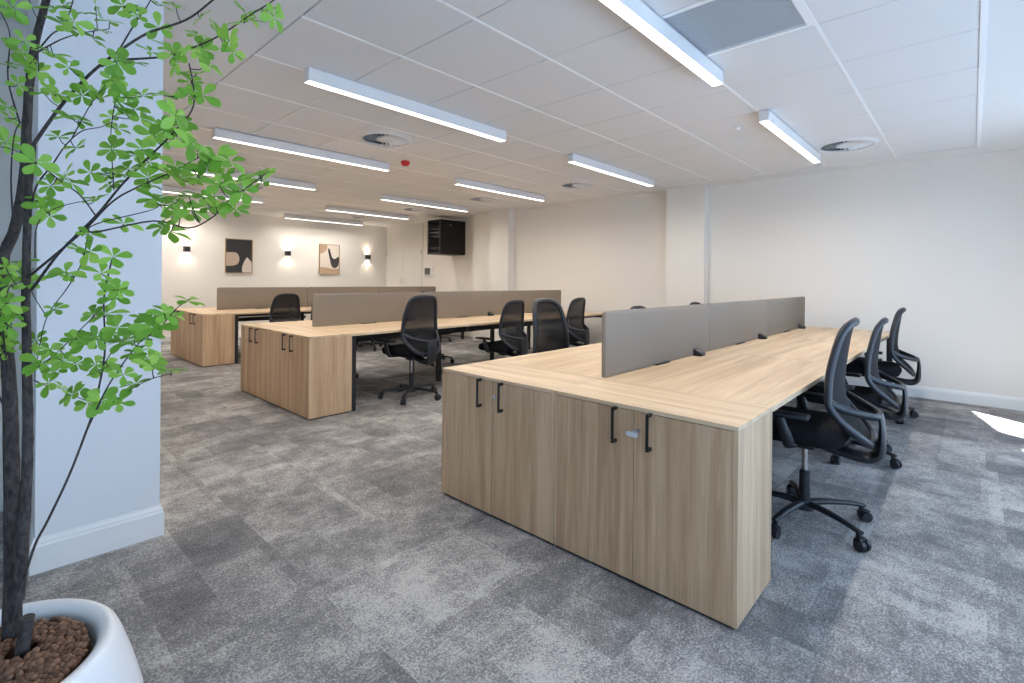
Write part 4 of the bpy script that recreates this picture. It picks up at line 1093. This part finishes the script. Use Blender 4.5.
def limb(name, pts):
    b = MB()
    V = [(x - PX, y - PY, z) for x, y, z, r in pts]
    R = [r * (0.72 if pts[0][3] < 0.0056 else 1.0) for *_, r in pts]
    b.sweep(V, R, R, (0.62, -0.55, 0.56) if name == 'twig' else (0.68, -0.73, 0.08), False, 12 if R[0] > 0.006 else 7, 5)
    if R[0] > 0.009:
        rnd = random.Random(3)
        for v in b.bm.verts:
            k = 1 + 0.10 * math.sin(v.co.z * 61 + v.co.x * 90) * math.sin(v.co.z * 23 + 1)
            c = v.co
            v.co = Vector((c.x + rnd.uniform(-.0007, .0007), c.y + rnd.uniform(-.0007, .0007), c.z))
    return b.build(name, M['bark'], pt, 70)


for nm, pts in TREE:
    limb(nm, pts)

# whorls of rounded leaves on short petioles
fo = MB()
rnd = random.Random(11)


def leaf(bm, base, dr, nrm, ln_, wd, droop):
    side = dr.cross(nrm).normalized()
    prof = [(0.0, 0.10), (0.16, 0.30), (0.38, 0.70), (0.60, 0.96), (0.78, 0.95), (0.92, 0.58), (1.0, 0.08)]
    rows = []
    for t, w in prof:
        c = base + dr * (ln_ * t) - nrm * (droop * ln_ * t * t)
        e = 0.10 * w * wd
        rows.append((bm.verts.new(c + side * (w * wd * 0.5) + nrm * e), bm.verts.new(c), bm.verts.new(c - side * (w * wd * 0.5) + nrm * e)))
    for a, b in zip(rows, rows[1:]):
        bm.faces.new((a[0], a[1], b[1], b[0]))
        bm.faces.new((a[1], a[2], b[2], b[1]))


for i, (x, y, z, nx, ny, nz, ax, ay, az) in enumerate(CLUSTERS):
    c = Vector((x - PX, y - PY, z))
    a = Vector((ax - PX, ay - PY, az))
    n = Vector((nx, ny, nz)).normalized()
    big = i == len(CLUSTERS) - 1
    if (c - a).length > 0.004:
        midp = (a + c) / 2 + Vector((0, 0, -0.004))
        n0 = len(fo.bm.faces)
        fo.sweep([tuple(a), tuple(midp), tuple(c)], [0.0011, 0.0009, 0.0008], [0.0011, 0.0009, 0.0008], (0.3, 0.5, 0.8), False, 5, 3)
        fo.bm.faces.ensure_lookup_table()
        for q in range(n0, len(fo.bm.faces)):
            fo.bm.faces[q].material_index = 1
    u = n.orthogonal().normalized()
    v = n.cross(u)
    k = rnd.choice((5, 5, 6, 6, 7))
    a0 = rnd.uniform(0, 6.28)
    size = rnd.uniform(0.022, 0.0325) * (1.12 if big else 1.0)
    for q in range(k):
        an = a0 + 2 * PI * q / k + rnd.uniform(-0.22, 0.22)
        dr = (u * math.cos(an) + v * math.sin(an) + n * rnd.uniform(-0.05, 0.38)).normalized()
        nn = (n - dr * n.dot(dr)).normalized()
        l = size * rnd.uniform(0.72, 1.15)
        leaf(fo.bm, c + dr * 0.002, dr, nn, l, l * rnd.uniform(0.50, 0.63), rnd.uniform(0.02, 0.30))
fo.bm.normal_update()
me = bpy.data.meshes.new('foliage')
fo.bm.to_mesh(me); fo.bm.free()
me.materials.append(M['leaf'])
me.materials.append(M['bark'])
for pl_ in me.polygons:
    pl_.use_smooth = True
fob = bpy.data.objects.new('foliage', me)
COL.objects.link(fob); fob.parent = pt

# clay pebbles on the soil
pb = MB()
rnd = random.Random(5)
base_me = bmesh.new()
bmesh.ops.create_icosphere(base_me, subdivisions=2, radius=1)
bv = [v.co.copy() for v in base_me.verts]
bf = [[v.index for v in f.verts] for f in base_me.faces]
base_me.free()
tbs = [Vector((q[0] - PX, q[1] - PY)) for nm, ln_ in TREE for q in ln_[:4] if q[2] < 0.50]
pts = []
for layer in range(2):
    s = 0.0118
    n = int(0.19 / s) + 1
    for i in range(-n, n + 1):
        for j in range(-n, n + 1):
            x = (i + 0.5 * (j % 2) + 0.5 * layer) * s + rnd.uniform(-.003, .003)
            y = j * s * 0.88 + rnd.uniform(-.003, .003)
            if math.hypot(x, y) < 0.178 and min(math.hypot(x - q.x, y - q.y) for q in tbs) > 0.030:
                pts.append((x, y, 0.428 + 0.006 * layer + rnd.uniform(-.003, .003) + 0.006 * math.sin(x * 22) * math.cos(y * 19)))
for x, y, z in pts:
    r = rnd.uniform(0.0056, 0.0082)
    sx, sy, sz = rnd.uniform(.85, 1.15), rnd.uniform(.85, 1.15), rnd.uniform(.8, 1.0)
    vs = [pb.bm.verts.new((x + q.x * r * sx, y + q.y * r * sy, z + q.z * r * sz)) for q in bv]
    for f in bf:
        pb.bm.faces.new([vs[k] for k in f])
po = pb.build('clay_pebbles', M['clay'], None, 80, (PX, PY, 0))
po['kind'] = 'stuff'
tag(po, 'brown clay pebbles filling the white planter round the trunk', 'pebbles')

# ------------------------------------------------------------------ daylight
w = bpy.data.worlds.new('daylight')
SC.world = w
w.use_nodes = True
bg = w.node_tree.nodes['Background']
bg.inputs['Color'].default_value = (0.47, 0.69, 1.0, 1)
bg.inputs['Strength'].default_value = SKY
sun = bpy.data.lights.new('sun', 'SUN')
sun.energy = SUN
sun.angle = R_(0.6)
sun.color = (1, 0.97, 0.94)
so = bpy.data.objects.new('sun', sun)
COL.objects.link(so)
so.location = (2, -6, 8)
sd_ = Vector((0.94, 1.19, -2.2))
so.rotation_euler = sd_.to_track_quat('-Z', 'Y').to_euler()

# ------------------------------------------------------------------ camera
f, hy, yaw, h, roll, pitch = 496.11, 280.06, 0.7478, 1.262, 0.0094, -0.001
Fw = Vector((math.cos(yaw), math.sin(yaw), 0))
Rt = Vector((math.sin(yaw), -math.cos(yaw), 0))
Up = Vector((0, 0, 1))
F2 = Fw * math.cos(pitch) + Up * math.sin(pitch)
U2 = Up * math.cos(pitch) - Fw * math.sin(pitch)
X = Rt * math.cos(roll) + U2 * math.sin(roll)
Y = U2 * math.cos(roll) - Rt * math.sin(roll)
cd = bpy.data.cameras.new('camera')
cam = bpy.data.objects.new('camera', cd)
COL.objects.link(cam)
m = Matrix((X, Y, -F2)).transposed().to_4x4()
m.translation = (0, 0, h)
cam.matrix_world = m
cd.sensor_width = 36
cd.lens = f / 1024 * 36
cd.shift_y = (hy - 341.5) / 1024
cd.clip_start = 0.02
SC.camera = cam

SC.view_settings.view_transform = 'Standard'
SC.view_settings.look = 'None'
SC.view_settings.gamma = 1
SC.view_settings.exposure = EXPO
try:
    SC.view_settings.use_curve_mapping = False
except Exception:
    pass
SC.cycles.use_denoising = True
SC.cycles.max_bounces = 10
SC.cycles.diffuse_bounces = 6
SC.cycles.transparent_max_bounces = 12
SC.cycles.sample_clamp_indirect = 6
SC.cycles.caustics_reflective = False
SC.cycles.caustics_refractive = False
